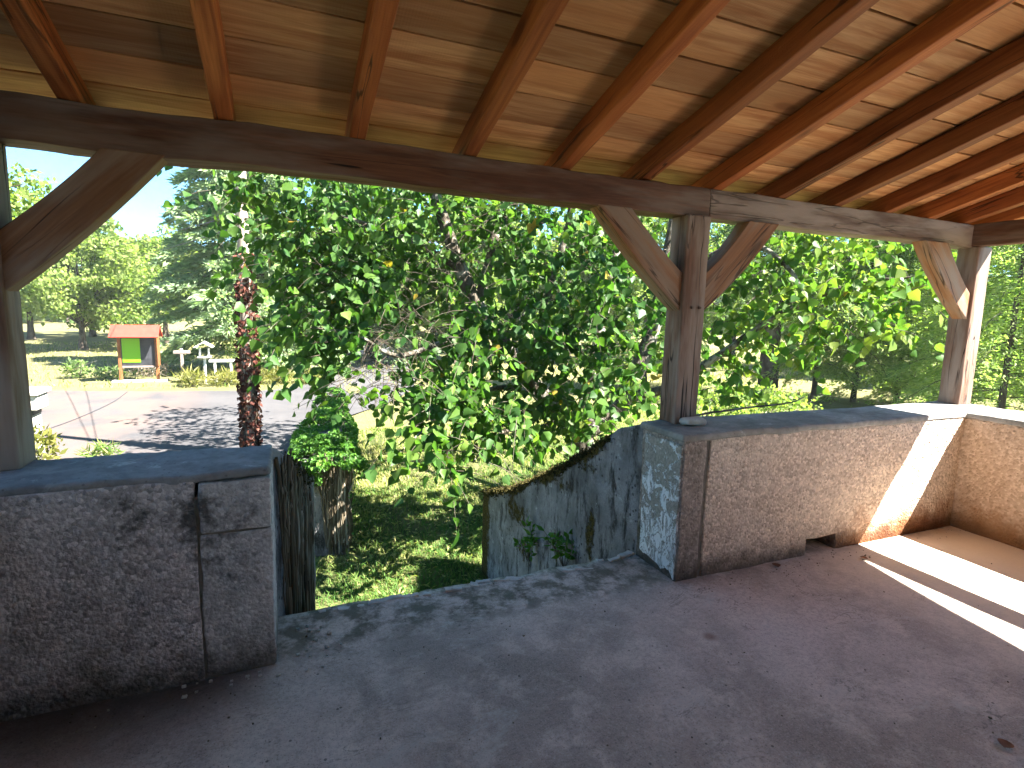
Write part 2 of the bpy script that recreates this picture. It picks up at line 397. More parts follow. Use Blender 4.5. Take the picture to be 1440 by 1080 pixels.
M['linden'] = mat_leaf('linden_leaves', [(0., (.027, .074, .021)), (.45, (.056, .122, .024)), (.8, (.105, .175, .032)), (.955, (.16, .205, .04)), (.975, (.27, .2, .03))], .42, .45)
M['walnut'] = mat_leaf('yellow_green_leaves', [(0., (0.0887, 0.145, 0.0403)), (.5, (0.161, 0.212, 0.0581)), (1., (0.242, 0.274, 0.0967))], .5)
M['cedar'] = mat_leaf('cedar_needles', [(0., (0.108, 0.169, 0.103)), (.5, (0.194, 0.259, 0.151)), (1., (0.324, 0.388, 0.227))], .48, .6)
M['conifer'] = mat_leaf('conifer_needles', [(0., (0.0807, 0.135, 0.0503)), (.5, (0.144, 0.207, 0.0718)), (1., (0.233, 0.269, 0.108))], .45, .6)
M['conifer_pale'] = mat_leaf('conifer_pale', [(0., (0.125, 0.199, 0.0629)), (.5, (0.221, 0.293, 0.0942)), (1., (0.358, 0.399, 0.147))], .5, .6)
M['ivy'] = mat_leaf('ivy_leaves', [(0., (0.0422, 0.115, 0.023)), (.5, (0.0806, 0.188, 0.0326)), (.93, (0.154, 0.269, 0.048)), (1., (0.384, 0.307, 0.134))], .35, .4)
M['dead'] = mat_leaf('dead_creeper', [(0., (.045, .013, .01)), (.5, (.095, .03, .02)), (1., (.2, .1, .07))], .2, .7)
M['grass'] = mat_leaf('grass_blades', [(0., (0.0492, 0.114, 0.0236)), (.4, (0.0884, 0.168, 0.0335)), (.7, (0.197, 0.217, 0.0669)), (1., (0.393, 0.344, 0.157))], .35, .6)
M['moss'] = mat_leaf('moss', [(0., (.02, .018, .007)), (.6, (.055, .048, .014)), (1., (.12, .095, .03))], .1, .95)
M['stems'] = mat_leaf('dead_stems', [(0., (.07, .055, .035)), (.6, (.15, .12, .08)), (1., (.33, .3, .24))], .02, .9)
M['yellow'] = mat_leaf('yellow_shrub', [(0., (.08, .095, .022)), (.6, (.15, .15, .035)), (1., (.22, .19, .06))], .35)
M['stone'] = mat_cement('pale_stone', (.45, .42, .37), (.62, .6, .55), .4)
M['white'] = mat_plain('white_paint', (.72, .7, .66), .5, .1)
M['red'] = mat_plain('red_paint', (.36, .04, .026), .55, .12, 5, .05)
M['orange_wood'] = mat_plain('orange_wood', (.22, .085, .03), .6, .2)
M['board_dark'] = mat_plain('dark_panel', (.035, .036, .042), .4, .3, 3)
M['postwood'] = mat_plain('pale_post', (.22, .175, .15), .8, .2)
M['wire'] = mat_plain('wire', (.05, .05, .055), .6, .1)
M['black'] = mat_plain('hole_shade', (.012, .01, .009), .95, .2)
M['plaster'] = mat_plain('house_plaster', (.55, .47, .38), .9, .08, 6)
M['tile'] = mat_plain('roof_tile', (.36, .16, .1), .85, .25)
M['brownleaf'] = mat_plain('brown_leaf', (.16, .065, .03), .8, .3)

def mk_green():
    g = G('green_notice'); o = g.obj()
    ln = g.ramp(g.math('ABSOLUTE', g.math('SINE', g.math('MULTIPLY', g.xyz(o, 'Z'), 38.))), .08, .0)
    c = g.mix(g.math('MULTIPLY', ln, .35), (.17, .43, .012), (.11, .3, .012)); return g.done(c, .55)
M['green'] = mk_green()

def mk_flaky():
    g = G('flaking_white_paint'); p = g.pos()
    n = g.noise(p, 11, 6, .72, .8); n2 = g.noise(p, 60, 4, .7); z = g.xyz(p, 'Z')
    bias = g.math('ADD', n, g.ramp(z, .8, .1, -.09, .07))
    m = g.ramp(bias, .455, .475)
    m2 = g.math('MULTIPLY', g.ramp(g.math('ABSOLUTE', g.math('SUBTRACT', g.noise(g.scale(p, 1, 1, .45), 17, 5, .7, 1.2), .5)), .006, .03), m)
    base = g.mix(g.ramp(n2, .35, .65), (.2, .18, .155), (.34, .31, .27))
    c = g.mix(m2, base, g.mix(n2, (.62, .63, .64), (.8, .8, .8)))
    return g.done(c, .8, g.bump(g.math('ADD', m2, g.math('MULTIPLY', n2, .3)), .8, .006), .25)
M['flaky'] = mk_flaky()

def mk_wing():
    """side wall: grey render with black runs, moss where the vertex attribute says so"""
    g = G('wing_render'); p = g.pos(); mo = g.attr('moss', 'Fac')
    n1 = g.noise(p, 2.2, 6, .65); gn = g.noise(p, 70, 4, .65); n2 = g.noise(p, 11, 5, .7)
    c = g.mix(g.ramp(n1, .32, .66), (.13, .126, .126), (.3, .29, .295))
    c = g.mix(g.ramp(gn, .4, .7, 0, .45), c, (.12, .115, .11))
    runs = g.math('MULTIPLY', g.ramp(g.noise(g.scale(p, 9, 9, 2.6), 1, 6, .75), .47, .64), g.ramp(g.noise(p, 2.6, 4), .3, .5)); c = g.mix(g.math('MULTIPLY', runs, .92), c, (.03, .028, .026))
    pits = g.math('MULTIPLY', g.ramp(g.math('ADD', g.vor(p, 19), g.math('MULTIPLY', gn, .12)), .3, .2), g.ramp(g.noise(p, 3.3, 3), .45, .6)); c = g.mix(g.math('MULTIPLY', pits, .8), c, (.025, .023, .022))
    lm = g.ramp(g.noise(p, 7, 6, .75), .6, .68); c = g.mix(g.math('MULTIPLY', lm, .5), c, (.52, .53, .52))
    mm = g.ramp(g.math('ADD', mo, g.math('MULTIPLY', g.math('SUBTRACT', g.noise(p, 13, 6, .75), .5), 1.1)), .42, .6)
    mc = g.mix(g.ramp(gn, .35, .65), (.022, .018, .008), (.10, .075, .02))
    c = g.mix(mm, c, mc)
    h = g.math('ADD', gn, g.math('ADD', g.math('MULTIPLY', mm, .8), g.math('MULTIPLY', pits, -.6)))
    return g.done(c, .95, g.bump(h, 1., .012), .1)
M['wing'] = mk_wing()

GZ = -1.55                       # lawn level, porch floor is 0
T = 0.40                         # wall thickness
H = 0.90                         # parapet height
XR, XL = 2.66, -2.177            # return wall corner, left side of the opening

# ------------------------------------------------------------------ ground and driveway
def sheet(name, xs, ys, zf, mat):
    X, Y = np.meshgrid(xs, ys, indexing='ij'); V = np.stack([X, Y, zf(X, Y)], -1).reshape(-1, 3)
    nx, ny = X.shape; ix = np.arange(nx * ny).reshape(nx, ny)
    F = np.stack([ix[:-1, :-1], ix[1:, :-1], ix[1:, 1:], ix[:-1, 1:]], -1).reshape(-1, 4)
    return tag(link(name, np_mesh(name, V, F), None, mat), kind='structure')

def nonuni(a, b, near0, near1, dn, k=1.35):
    mid = list(np.arange(near0, near1 + 1e-6, dn)); s = dn
    x = near1; hi = []
    while x < b: s *= k; x += s; hi.append(min(x, b))
    s = dn; x = near0; lo = []
    while x > a: s *= k; x -= s; lo.append(max(x, a))
    return np.array(lo[::-1] + mid + hi)

def road_edges(y):
    """left and right x of the driveway at depth y (nan: none)"""
    return None

def lawn_z(X, Y):
    P = np.stack([X, Y, X * 0], -1)
    b = .035 * vnoise(P, .9, 3) + .015 * vnoise(P, 3., 4)
    onroad = (X < -.3) & (Y > 5.5) & (Y < 20.2)
    b = np.where(onroad, np.minimum(b, 0) * .3 - .03, b)
    return GZ + b
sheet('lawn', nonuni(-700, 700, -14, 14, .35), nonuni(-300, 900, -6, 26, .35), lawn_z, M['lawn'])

def make_road():
    # outline of the asphalt yard: far kerb line curves, near edge hidden by the wall
    far = smooth_path([(-40, 24.5), (-22, 22.3), (-14, 21.0), (-9.7, 20.2), (-6.7, 19.4), (-3.5, 18.7), (-2.0, 19.2), (-.6, 21.5), (.6, 26), (1.5, 34), (2.2, 44), (3, 60)], 60)
    near = smooth_path([(-40, 9.6), (-22, 9.4), (-14, 9.2), (-9.0, 9.6), (-6.6, 10.3), (-5.2, 8.6), (-3.6, 6.4), (-2.35, 6.0), (-1.9, 9.5), (-1.0, 12.6), (.9, 15.2), (2.6, 19), (3.8, 25), (4.8, 33), (5.6, 44), (7, 60)], 60)
    V, F = [], []
    for i in range(60):
        for j in range(9):
            t = j / 8; p = far[i] * t + near[i] * (1 - t)
            jit = .12 * vnoise(np.array([[p[0], p[1], 0]]), 1.2, 8)[0] if j in (0, 8) else 0
            V.append((p[0], p[1] + jit, GZ + .02 + .012 * vnoise(np.array([[p[0], p[1], 1]]), .5, 9)[0]))
    for i in range(59):
        for j in range(8):
            a = i * 9 + j; F.append((a, a + 9, a + 10, a + 1))
    o = link('driveway', np_mesh('driveway', np.array(V), np.array(F)), None, M['road']); tag(o, kind='structure')
    # thin dark strip modelled as a wire's shadow across the asphalt
    S = smooth_path([(-7.6, 12.4, GZ + .034, .02), (-7.2, 14.4, GZ + .034, .02), (-7.0, 17, GZ + .034, .02), (-7.1, 19.3, GZ + .034, .018)], 20)
    V, F = tube_arrays(S[:, :3], S[:, 3], 5); V[:, 2] = GZ + .036 + (V[:, 2] - GZ - .034) * .2
    tag(link('wire_shadow_strip', np_mesh('wire_shadow_strip', V, F), None, M['wire']), kind='structure')
make_road()

# ------------------------------------------------------------------ porch floor, steps, house wall behind
def mk_floor_mesh():
    xs = np.linspace(-3.6, 3.3, 139); 
    def zf(X, Y):
        P = np.stack([X, Y, X * 0], -1); return .004 * vnoise(P, 1.6, 21) + .002 * vnoise(P, 6, 22)
    ys = np.linspace(-4.6, .40, 101)
    X, Y = np.meshgrid(xs, ys, indexing='ij')
    edge = (X > -2.05) & (X < .02)
    Yj = np.where((np.abs(Y - .40) < 1e-6) & edge, Y + .02 * vnoise(np.stack([X, Y, X * 0], -1), 5, 30) + .012 * vnoise(np.stack([X, Y, X * 0], -1), 17, 31), Y)
    top = np.stack([X, Yj, zf(X, Y)], -1)
    nx, ny = X.shape
    # front rim drops 14 cm
    rim = top[:, -1].copy(); rim[:, 2] -= .014; rim2 = rim.copy(); rim2[:, 2] = -.14; rim2[:, 1] -= .01
    G3 = np.concatenate([top, rim[:, None], rim2[:, None]], 1); ny += 2
    ix = np.arange(nx * ny).reshape(nx, ny)
    F = np.stack([ix[:-1, :-1], ix[1:, :-1], ix[1:, 1:], ix[:-1, 1:]], -1).reshape(-1, 4)
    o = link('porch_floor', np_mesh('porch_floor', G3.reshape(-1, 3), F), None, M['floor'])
    return tag(o, 'worn grey concrete porch floor', kind='structure')
FLOOR = mk_floor_mesh()
for side in range(1):
    x = -1.98; k = 0
    while x < -.02:
        L = random.choice([.03, .045, .06, .09, .14]) * random.uniform(.8, 1.2)
        y = .375 + random.uniform(-.03, .012); hgt = random.uniform(.002, .013); rz = random.uniform(-.35, .35)
        def tilt(V, x=x, y=y, rz=rz):
            c_, s_ = math.cos(rz), math.sin(rz); d = V - np.array([x, y, 0]); tp = 1 - .5 * (d[:, 0] / L) * random.random()
            return np.stack([x + d[:, 0] * c_ - d[:, 1] * tp * s_, y + d[:, 0] * s_ + d[:, 1] * tp * c_, V[:, 2] + .05 * rz * d[:, 0]], -1)
        if random.random() < .8:
            rough_box('edge_stone', (x, y, -.014), (x + L - .003, y + random.uniform(.015, .05), hgt), M['slate'], FLOOR, step=.018, r=.004, amp=.008, sc=30, seed=k, warp=tilt)
        x += L * random.choice([.7, 1, 1.1, 1.6]); k += 1

st = tag(bpy.data.objects.new('stone_steps', None), kind='structure'); COL.objects.link(st)
NST = 8
for i in range(NST):
    z1 = -.182 * (i + 1) - .03; y0 = .39 + i * .29
    rough_box('step', (-1.93 if i < 3 else -1.6, y0 - .04, z1 - .4), (.0, y0 + .32, z1), M['step'], st, step=.12, r=.015, amp=.006, sc=7, seed=i)
hw = rough_box('house_wall', (-9, -5.0, GZ - .2), (3.25, -4.55, 5.2), M['plaster'], None, step=.5, r=.02, amp=.004)
tag(hw, kind='structure')

# ------------------------------------------------------------------ parapet walls
def panel_noise(V):
    return V
def right_wall():
    w = empty('parapet_wall', (1.3, .2, 0), 'warm roughcast parapet wall on the right with sunlit stripe, drain hole and return to the right edge', 'wall')
    # panels around the drain hole  x 1.09..1.385, z -.03..0.09
    k = dict(step=.02, amp=.006, sc=5, fine=.003, fsc=42)
    hx0, hx1, hz = 1.09, 1.375, .11
    rough_box('panel', (.195, 0, hz), (3.19, T - .01, .862), M['stucco_r'], w, r=.012, **k)
    rough_box('panel', (.195, .002, -.5), (hx0, T - .012, hz + .02), M['stucco_r'], w, r=.012, **k)
    rough_box('panel', (hx1, .002, -.5), (3.19, T - .012, hz + .02), M['stucco_r'], w, r=.012, **k)
    h = rough_box('drain_hole_shade', (hx0 - .02, T - .1, -.3), (hx1 + .02, T - .05, hz + .06), M['black'], w, step=.1, r=.005, amp=.002)  # black backing gives the opening its inner darkness by colour
    rough_box('foundation', (.01, .06, -1.7), (3.17, T - .02, -.45), M['stucco_l'], w, step=.1, r=.01, amp=.008)
    rough_box('panel', (XR, -4.5, -.5), (3.17, .03, .862), M['stucco_r'], w, r=.012, step=.028, amp=.006, sc=5, fine=.003, fsc=42)
    rough_box('foundation', (XR + .03, -4.5, -1.7), (3.15, .03, -.45), M['stucco_l'], w, step=.15, r=.01, amp=.008)
    rough_box('groove', (.155, .010, -.3), (.21, .2, .86), M['groove'], w, step=.04, r=.004, amp=.002)
    p = rough_box('pier', (0, -.002, -.5), (.168, T - .002, .86), M['stucco_pier'], w, step=.022, r=.01, amp=.005, sc=8, fine=.002)
    def ragged(V):
        V = V.copy(); lowm = V[:, 2] < .12
        V[:, 2] += np.where(lowm, (.022 * vnoise(V * np.array([0, 1, 0]) + 3, 16, 4) + .012 * vnoise(V * np.array([0, 1, 0]) + 3, 45, 4)) + .035 * (V[:, 1] * 4 - .7), 0); return V
    rough_box('painted_render', (-.009, .008, .05), (.03, T - .045, .832), M['flaky'], p, step=.02, r=.004, amp=.004, sc=12, warp=ragged)
    cop = dict(step=.05, r=.014, amp=.007, sc=5, fine=.002, fsc=40)
    rough_box('coping', (-.012, -.006, .856), (3.2, T + .02, H), M['coping'], w, **cop)
    rough_box('coping', (XR - .006, -4.5, .858), (3.2, .01, H + .002), M['coping'], w, **cop)
    return w
RW = right_wall()

def left_wall():
    w = empty('parapet_wall', (-2.8, .2, 0), 'dark grey mouldy roughcast parapet wall on the left with smooth coping', 'wall')
    k = dict(step=.02, amp=.006, sc=5, fine=.002, fsc=45)
    rough_box('panel', (-3.55, 0, -.5), (-2.456, T - .01, .872), M['stucco_l'], w, r=.01, **k)
    rough_box('panel', (-3.55, -4.5, -.5), (-3.14, .01, .858), M['stucco_l'], w, r=.012, step=.05, amp=.008, sc=5, fine=.004)
    rough_box('groove', (-2.485, .005, -.3), (-2.43, .2, .8), M['groove'], w, step=.04, r=.004, amp=.003)
    pr = rough_box('pier', (-2.44, .006, -.5), (XL - .004, T - .012, .85), M['groove'], w, step=.05, r=.008, amp=.003)
    rough_box('block', (-2.448, -.003, .005), (XL, T - .004, .635), M['block'], pr, step=.022, r=.009, amp=.005, sc=9, fine=.002, seed=3)
    rough_box('block', (-2.444, -.006, .648), (XL, T - .004, .858), M['block'], pr, step=.022, r=.009, amp=.005, sc=9, fine=.002, seed=9)
    rough_box('coping', (-3.56, .001, .862), (XL + .004, T + .01, H), M['coping_l'], w, step=.025, r=.014, amp=.009, sc=6, fine=.005, fsc=35)
    rough_box('coping', (-3.56, -4.5, .832), (-3.13, .01, H + .002), M['coping_l'], w, step=.08, r=.016, amp=.009, sc=6)
    rough_box('foundation', (-3.53, .05, -1.7), (XL - .01, T - .02, -.45), M['stucco_l'], w, step=.15, r=.01, amp=.008)
    return w
LW = left_wall()

# wing walls beside the steps
PROF_Y = [.40, .67, .9, 1.13, 1.36, 1.6, 2.02, 2.52, 2.92, 3.43]
PROF_Z = [.885, .79, .66, .51, .375, .25, .03, -.22, -.385, -.55]
def moss_tufts(name, P, N, n, size, parent, mat, spread=.02):
    """clumps of small upright slivers at points P"""
    i = rng.integers(0, len(P), n); c = P[i] + rng.normal(0, spread, (n, 3)) * np.array([1, 1, .5])
    d = N[i] + rng.normal(0, .6, (n, 3)); d /= np.linalg.norm(d, axis=1, keepdims=True)
    s = np.cross(d, rng.normal(0, 1, (n, 3))); s /= np.linalg.norm(s, axis=1, keepdims=True)
    L = size * rng.uniform(.5, 1.3, (n, 1)); W = L * .45
    V = np.stack([c - s * W, c + s * W, c + d * L], 1).reshape(-1, 3); F = np.arange(n * 3).reshape(n, 3)
    col = np.repeat(rng.uniform(0, 1, n), 3)
    o = link(name, np_mesh(name, V, F, False, {'Col': ('FLOAT', 'POINT', col)}), parent, mat); o['kind'] = 'stuff'; return o

def wing(label, x0, x1, y1, shear, right):
    w = empty('stair_side_wall', (x1, .6, GZ), label, 'wall')
    lo, hi = (x0, .402, GZ - .1), (x1, y1, 1.0)
    def warp(V):
        V = V.copy(); top = np.interp(V[:, 1], PROF_Y, PROF_Z)
        t = (V[:, 2] - lo[2]) / (hi[2] - lo[2]); V[:, 2] = lo[2] + t * (top - lo[2])
        V[:, 0] += shear * (V[:, 1] - .4); return V
    def moss(V):
        top = np.interp(V[:, 1], PROF_Y, PROF_Z); d = top - V[:, 2]
        m = np.clip(1 - d / (.15 + .11 * vnoise(V * np.array([0, 1, 0]), 4, 3)), 0, 1) * np.clip((V[:, 1] - .62) / .25, 0, 1)
        m = np.maximum(m, np.clip((V[:, 1] - (y1 - .42)) / .3, 0, 1) * .8)
        if right:   # hanging moss patches low on the face
            for (py, pz, ry, rz, a) in ((1.5, .15, .5, .12, .5), (2.4, -.45, .5, .2, .55), (1.1, .4, .3, .1, .5), (.98, -.1, .09, .3, .62), (.8, -.32, .22, .14, .55), (1.55, -.45, .1, .28, .5), (2.2, -.75, .3, .2, .5)):
                m = np.maximum(m, a * np.clip(1.4 - np.hypot((V[:, 1] - py) / ry, (V[:, 2] - pz) / rz), 0, 1))
        else: m = np.maximum(m, .12 + .3 * np.clip((V[:, 1] - .6) * 2, 0, 1))
        return {'moss': ('FLOAT', 'POINT', m)}
    rough_box('render', lo, hi, M['wing'], w, step=.03, r=.02, amp=.008, sc=6, fine=.003, fsc=40, warp=warp, attrs=moss)
    n = 700; ys = rng.uniform(.75, y1, n); zs = np.interp(ys, PROF_Y, PROF_Z)
    down = np.abs(rng.normal(0, .035, n)); xf = np.where(rng.random(n) < .55, (x0 if right else x1) , rng.uniform(x0, x1, n)) + shear * (ys - .4)
    P = np.stack([xf, ys, zs - np.where(np.abs(xf - (x0 if right else x1) - shear * (ys - .4)) < 1e-6, down, 0)], -1)
    N = np.stack([np.where(P[:, 2] < zs - .005, -1. if right else 1., 0.), ys * 0, np.where(P[:, 2] < zs - .005, .3, 1.)], -1)
    moss_tufts('moss', P, N, 9000 if right else 1500, .016, w, M['moss'], .018)
    return w
RWG = wing('grey side wall right of the steps, its sloping top covered in brown moss', .008, .25, 3.43, 0, True)
LWG = wing('stair side wall left of the steps, covered with dry creeper stems', XL - .25, XL - .004, 1.27, .19 / .87, False)
def stems_on_left_wing():
    paths = []
    for i in range(190):
        y = .5 + .76 * rng.random() ** .6; top = np.interp(y, PROF_Y, PROF_Z); z1 = top - abs(rng.normal(0, .05)); z0 = rng.uniform(-.9, .1) if rng.random() < .75 else rng.uniform(.1, .5)
        n = 9; zz = np.linspace(z0, z1, n); yy = y + np.cumsum(rng.normal(0, .016, n)); xx = XL + .19 / .87 * (yy - .4) + rng.uniform(.0, .016) + .008 * rng.normal(0, 1, n) * .5
        paths.append((np.stack([xx, yy, zz], -1), np.full(n, rng.choice([.003, .005, .009, .014]))))
    me = tubes_mesh('dry_stems', paths, 4)
    c = np.repeat(rng.uniform(0, 1, len(paths)) ** 1.6, 36); a = me.attributes.new('Col', 'FLOAT', 'POINT'); a.data.foreach_set('value', c.astype(np.float32))
    o = link('dry_stems', me, LWG, M['stems']); o['kind'] = 'stuff'
stems_on_left_wing()

# ------------------------------------------------------------------ timber frame and roof
ZB, HB = 2.176, 0.173            # beam underside, height
def timber_mesh(name, L, wy, hz, seed=0, wane=.006, chamf=.008, step=.06):
    V, F = box_grid((0, -wy / 2, -hz / 2), (L, wy / 2, hz / 2), step, chamf)
    Q = V.copy(); Q[:, 1:] *= .3
    V = V + wane * nvec(Q + seed * 7.3, 2.2, seed) * np.array([.2, 1, 1]) + wane * .35 * nvec(Q * np.array([1, 4, 4]) + seed, 9, seed + 2) * np.array([.2, 1, 1])
    return np_mesh(name, V, F)
def place_timber(name, me, p, x_dir, up_dir, parent, mat, share=False):
    X = Vector(x_dir).normalized(); Z = Vector(up_dir); Z = (Z - X * Z.dot(X)).normalized(); Y = Z.cross(X)
    o = bpy.data.objects.new(name, me); COL.objects.link(o)
    if not me.materials: me.materials.append(mat)
    o.parent = parent
    m = Matrix(((X.x, Y.x, Z.x, p[0]), (X.y, Y.y, Z.y, p[1]), (X.z, Y.z, Z.z, p[2]), (0, 0, 0, 1)))
    o.matrix_parent_inverse = Matrix.Translation(-Vector(parent.location)); o.matrix_basis = m
    return o

FR = empty('timber_frame', (0, .33, H), 'brown oak porch frame of posts, curved braces and beams on the parapets', 'timber frame')
YB = .365                         # beam centre line
zc = ZB + HB / 2
place_timber('front_beam', timber_mesh('front_beam', 4.3, .15, HB, 1, .011), (-3.98, YB, zc), (1, 0, 0), (0, 0, 1), FR, M['beam'])
place_timber('front_beam', timber_mesh('front_beam', 2.85, .15, HB, 2, .009), (.325, YB, zc - .002), (1, 0, 0), (0, 0, 1), FR, M['beam_weathered'])['label'] = 'lighter weathered right length of the front beam'
place_timber('side_beam', timber_mesh('side_beam', 5.0, .10, HB, 3, .004), (3.02, .29, zc), (0, -1, 0), (0, 0, 1), FR, M['beam'])
place_timber('side_beam', timber_mesh('side_beam', 5.0, .12, HB, 4, .004), (-3.2, .285, zc), (0, -1, 0), (0, 0, 1), FR, M['beam'])
def post(x0, x1, y0, y1, z0, seed, label=None):
    o = place_timber('post', timber_mesh('post', ZB - z0 + .002, y1 - y0, x1 - x0, seed, .005, .012), ((x0 + x1) / 2, (y0 + y1) / 2, z0), (0, 0, 1), (1, 0, 0), FR, M['post'])
    if label: o['label'] = label
    return o
post(-3.275, -3.095, .255, .42, H - .004, 11)
pm = post(.135, .311, .262, .42, H - .004, 12)
link('plate', np_mesh('plate', *box_grid((-3.278, .246, .905), (-3.185, .252, 1.03), .05, .002)), FR, M['white'])
post(2.982, 3.155, .232, .39, H - .004, 13, 'right corner post with a bright sunlit face')
for x in (.205, .262):
    bm = bmesh.new(); bmesh.ops.create_cone(bm, cap_ends=True, segments=10, radius1=.009, radius2=.008, depth=.02)
    bmesh.ops.rotate(bm, verts=bm.verts, matrix=Matrix.Rotation(math.pi / 2, 3, 'X')); bmesh.ops.translate(bm, verts=bm.verts, vec=(x, .258, 1.625))
    me = bpy.data.meshes.new('peg'); bm.to_mesh(me); bm.free(); link('peg', me, pm, M['beam'], False).matrix_parent_inverse = pm.matrix_basis.inverted() @ Matrix.Translation(-Vector(FR.location)) if False else Matrix.Identity(4)
    pg = bpy.data.objects[-1] if False else [o for o in pm.children if o.name.startswith('peg')][-1]
    pg.matrix_parent_inverse = (Matrix.Translation(-Vector(FR.location)) @ Matrix.Translation(Vector(FR.location)) @ pm.matrix_basis).inverted()
def curved(a, b, c, d, bul):
    """brace outline: outer edge a->b, inner edge c->d, both bowed by bul"""
    def arc(p, q, k, n=9):
        p, q = np.array(p), np.array(q); nrm = np.array([-(q - p)[1], (q - p)[0]])
        return [tuple(p + (q - p) * t + nrm * k * 4 * t * (1 - t)) for t in np.linspace(0, 1, n)]
    return arc(a, b, bul) + arc(c, d, -bul)
def brace(poly, y0=.285, y1=.395):
    me_o = prism('brace', poly, y0, y1, M['brace'], FR)
    # grain: re-express in a frame whose x axis follows the brace
    return me_o
def brace2(a, b, c, d, bul, y0=.285, y1=.395):
    """a,b: upper edge from post to beam; c,d: lower edge from beam to post (x,z)"""
    poly = curved(a, b, c, d, bul)
    p0 = np.array(a); dirv = np.array(b) - p0; L = np.linalg.norm(dirv); ex = dirv / L; ez = np.array([-ex[1], ex[0]])
    loc = [((np.array(q) - p0) @ ex, (np.array(q) - p0) @ ez) for q in poly]
    o = prism('brace', loc, -(y1 - y0) / 2, (y1 - y0) / 2, M['brace'], FR)
    X = Vector((ex[0], 0, ex[1])); Z = Vector((ez[0], 0, ez[1])); Y = Z.cross(X)
    o.matrix_parent_inverse = Matrix.Translation(-Vector(FR.location))
    o.matrix_basis = Matrix(((X.x, Y.x, Z.x, a[0]), (X.y, Y.y, Z.y, (y0 + y1) / 2), (X.z, Y.z, Z.z, a[1]), (0, 0, 0, 1)))
    return o
brace2((-3.10, 1.835), (-2.755, ZB + .003), (-2.535, ZB + .003), (-3.10, 1.60), -.02)
brace2((.14, 1.83), (-.25, ZB + .003), (-.475, ZB + .003), (.14, 1.60), .02)
brace2((.306, 1.835), (.63, ZB + .003), (.885, ZB + .003), (.306, 1.60), -.035, .275, .385)
brace2((2.985, 1.80), (2.625, ZB + .003), (2.35, ZB + .003), (2.985, 1.60), .035, .25, .36)

RF = empty('porch_roof', (0, .3, 2.35), 'sloping porch ceiling of pine planks on red brown rafters', 'roof')
TAN = .285; ANG = math.atan(TAN); RD = .118; RWD = .075
Rdir = Vector((0, -math.cos(ANG), math.sin(ANG))); Rup = Vector((0, math.sin(ANG), math.cos(ANG)))
RAFX = [-3.40, -2.865, -2.328, -1.776, -1.227, -.686, -.157, .37, .90, 1.43, 1.95, 2.44, 2.89, 3.27]
Y_E = .56                         # eave
rafms = [timber_mesh('rafter', 5.75, RWD, RD, 20 + k, .005, .007, .08) for k in range(3)]
for i, x in enumerate(RAFX):
    p = Vector((x + .012, Y_E, ZB + HB + .003 - (Y_E - .29) * TAN)) + Rup * (RD / 2)
    place_timber('rafter', rafms[i % 3], p, Rdir, Rup, RF, M['rafter'])
PT = .024
plms = {}
base = Vector((0, Y_E, ZB + HB + .003 - (Y_E - .29) * TAN)) + Rup * (RD + PT / 2 + .001)
s = 0.0; row = 0
while s < 5.6:
    wd = random.choice([.195, .205, .21, .215])
    cuts = [-3.75] + sorted(random.sample([x for x in RAFX[2:-2]], 1 if row % 2 else 2)) + [3.335]
    if row % 3 == 0: cuts = [-3.75, random.choice(RAFX[4:10]), 3.335]
    for a, b in zip(cuts[:-1], cuts[1:]):
        me = timber_mesh('plank', b - a - .004, wd - random.uniform(.005, .012), PT, row * 3 + int(a * 10), .0022, .0025, .12)
        c = base + Rdir * (s + wd / 2) + Rup * random.uniform(-.0, .003)
        place_timber('plank', me, (a + .012, c.y, c.z), (1, 0, 0), tuple(Rup), RF, M['plank'])
    s += wd; row += 1
# tile covering above the boards
bm = bmesh.new(); bmesh.ops.create_cube(bm, size=1); me = bpy.data.meshes.new('tile_covering')
bmesh.ops.scale(bm, verts=bm.verts, vec=(5.4, 7.05, .05)); bmesh.ops.translate(bm, verts=bm.verts, vec=(2.85, 0, 0)); bm.to_mesh(me); bm.free()
c = base + Rup * (PT / 2 + .035); place_timber('tile_covering', me, (-.2, c.y, c.z), Rdir, Rup, RF, M['tile'])

# small things on the walls and floor
o = rough_box('stone', (.16, .165, H + .001), (.30, .245, H + .052), M['stone'], None, step=.02, r=.024, amp=.016, sc=16, seed=4)
tag(o, 'pale rounded stone lying at the foot of the middle post', 'stone')
tw = smooth_path([(.30, .34, .925, .007), (.6, .42, .922, .008), (1.0, .5, .925, .008), (1.45, .55, .93, .006), (1.7, .62, .96, .004)], 18)
V, F = tube_arrays(tw[:, :3] + .006 * nvec(tw[:, :3], 9), tw[:, 3], 6)
tag(link('twig', np_mesh('twig', V, F), None, M['bark']), 'thin dry branch lying along the right parapet top', 'branch')
def dry_leaf(x, y, s, rz, label):
    n = 7; a = np.linspace(0, 1, n); wdt = np.sin(a * np.pi) ** .8 * .45
    V = []
    for i in range(n):
        for k in (-1, 0, 1): V.append((a[i] * s, k * wdt[i] * s, .004 + s * (.18 * abs(k) * wdt[i] * 2 + .16 * (a[i] - .5) ** 2 * 2)))
    V = np.array(V); R_ = np.array([[math.cos(rz), -math.sin(rz), 0], [math.sin(rz), math.cos(rz), 0], [0, 0, 1]]); V = V @ R_.T + np.array([x, y, .004])
    ix = np.arange(n * 3).reshape(n, 3); F = np.stack([ix[:-1, :-1], ix[1:, :-1], ix[1:, 1:], ix[:-1, 1:]], -1).reshape(-1, 4)
    tag(link('dry_leaf', np_mesh('dry_leaf', V, F), None, M['brownleaf']), label, 'leaf', 'dry leaves on the porch floor')
dry_leaf(.34, -1.46, .055, .3, 'dark curled leaf alone on the floor at lower right')
dry_leaf(.74, -.085, .06, 1.1, 'reddish dry leaf on the floor near the drain hole')
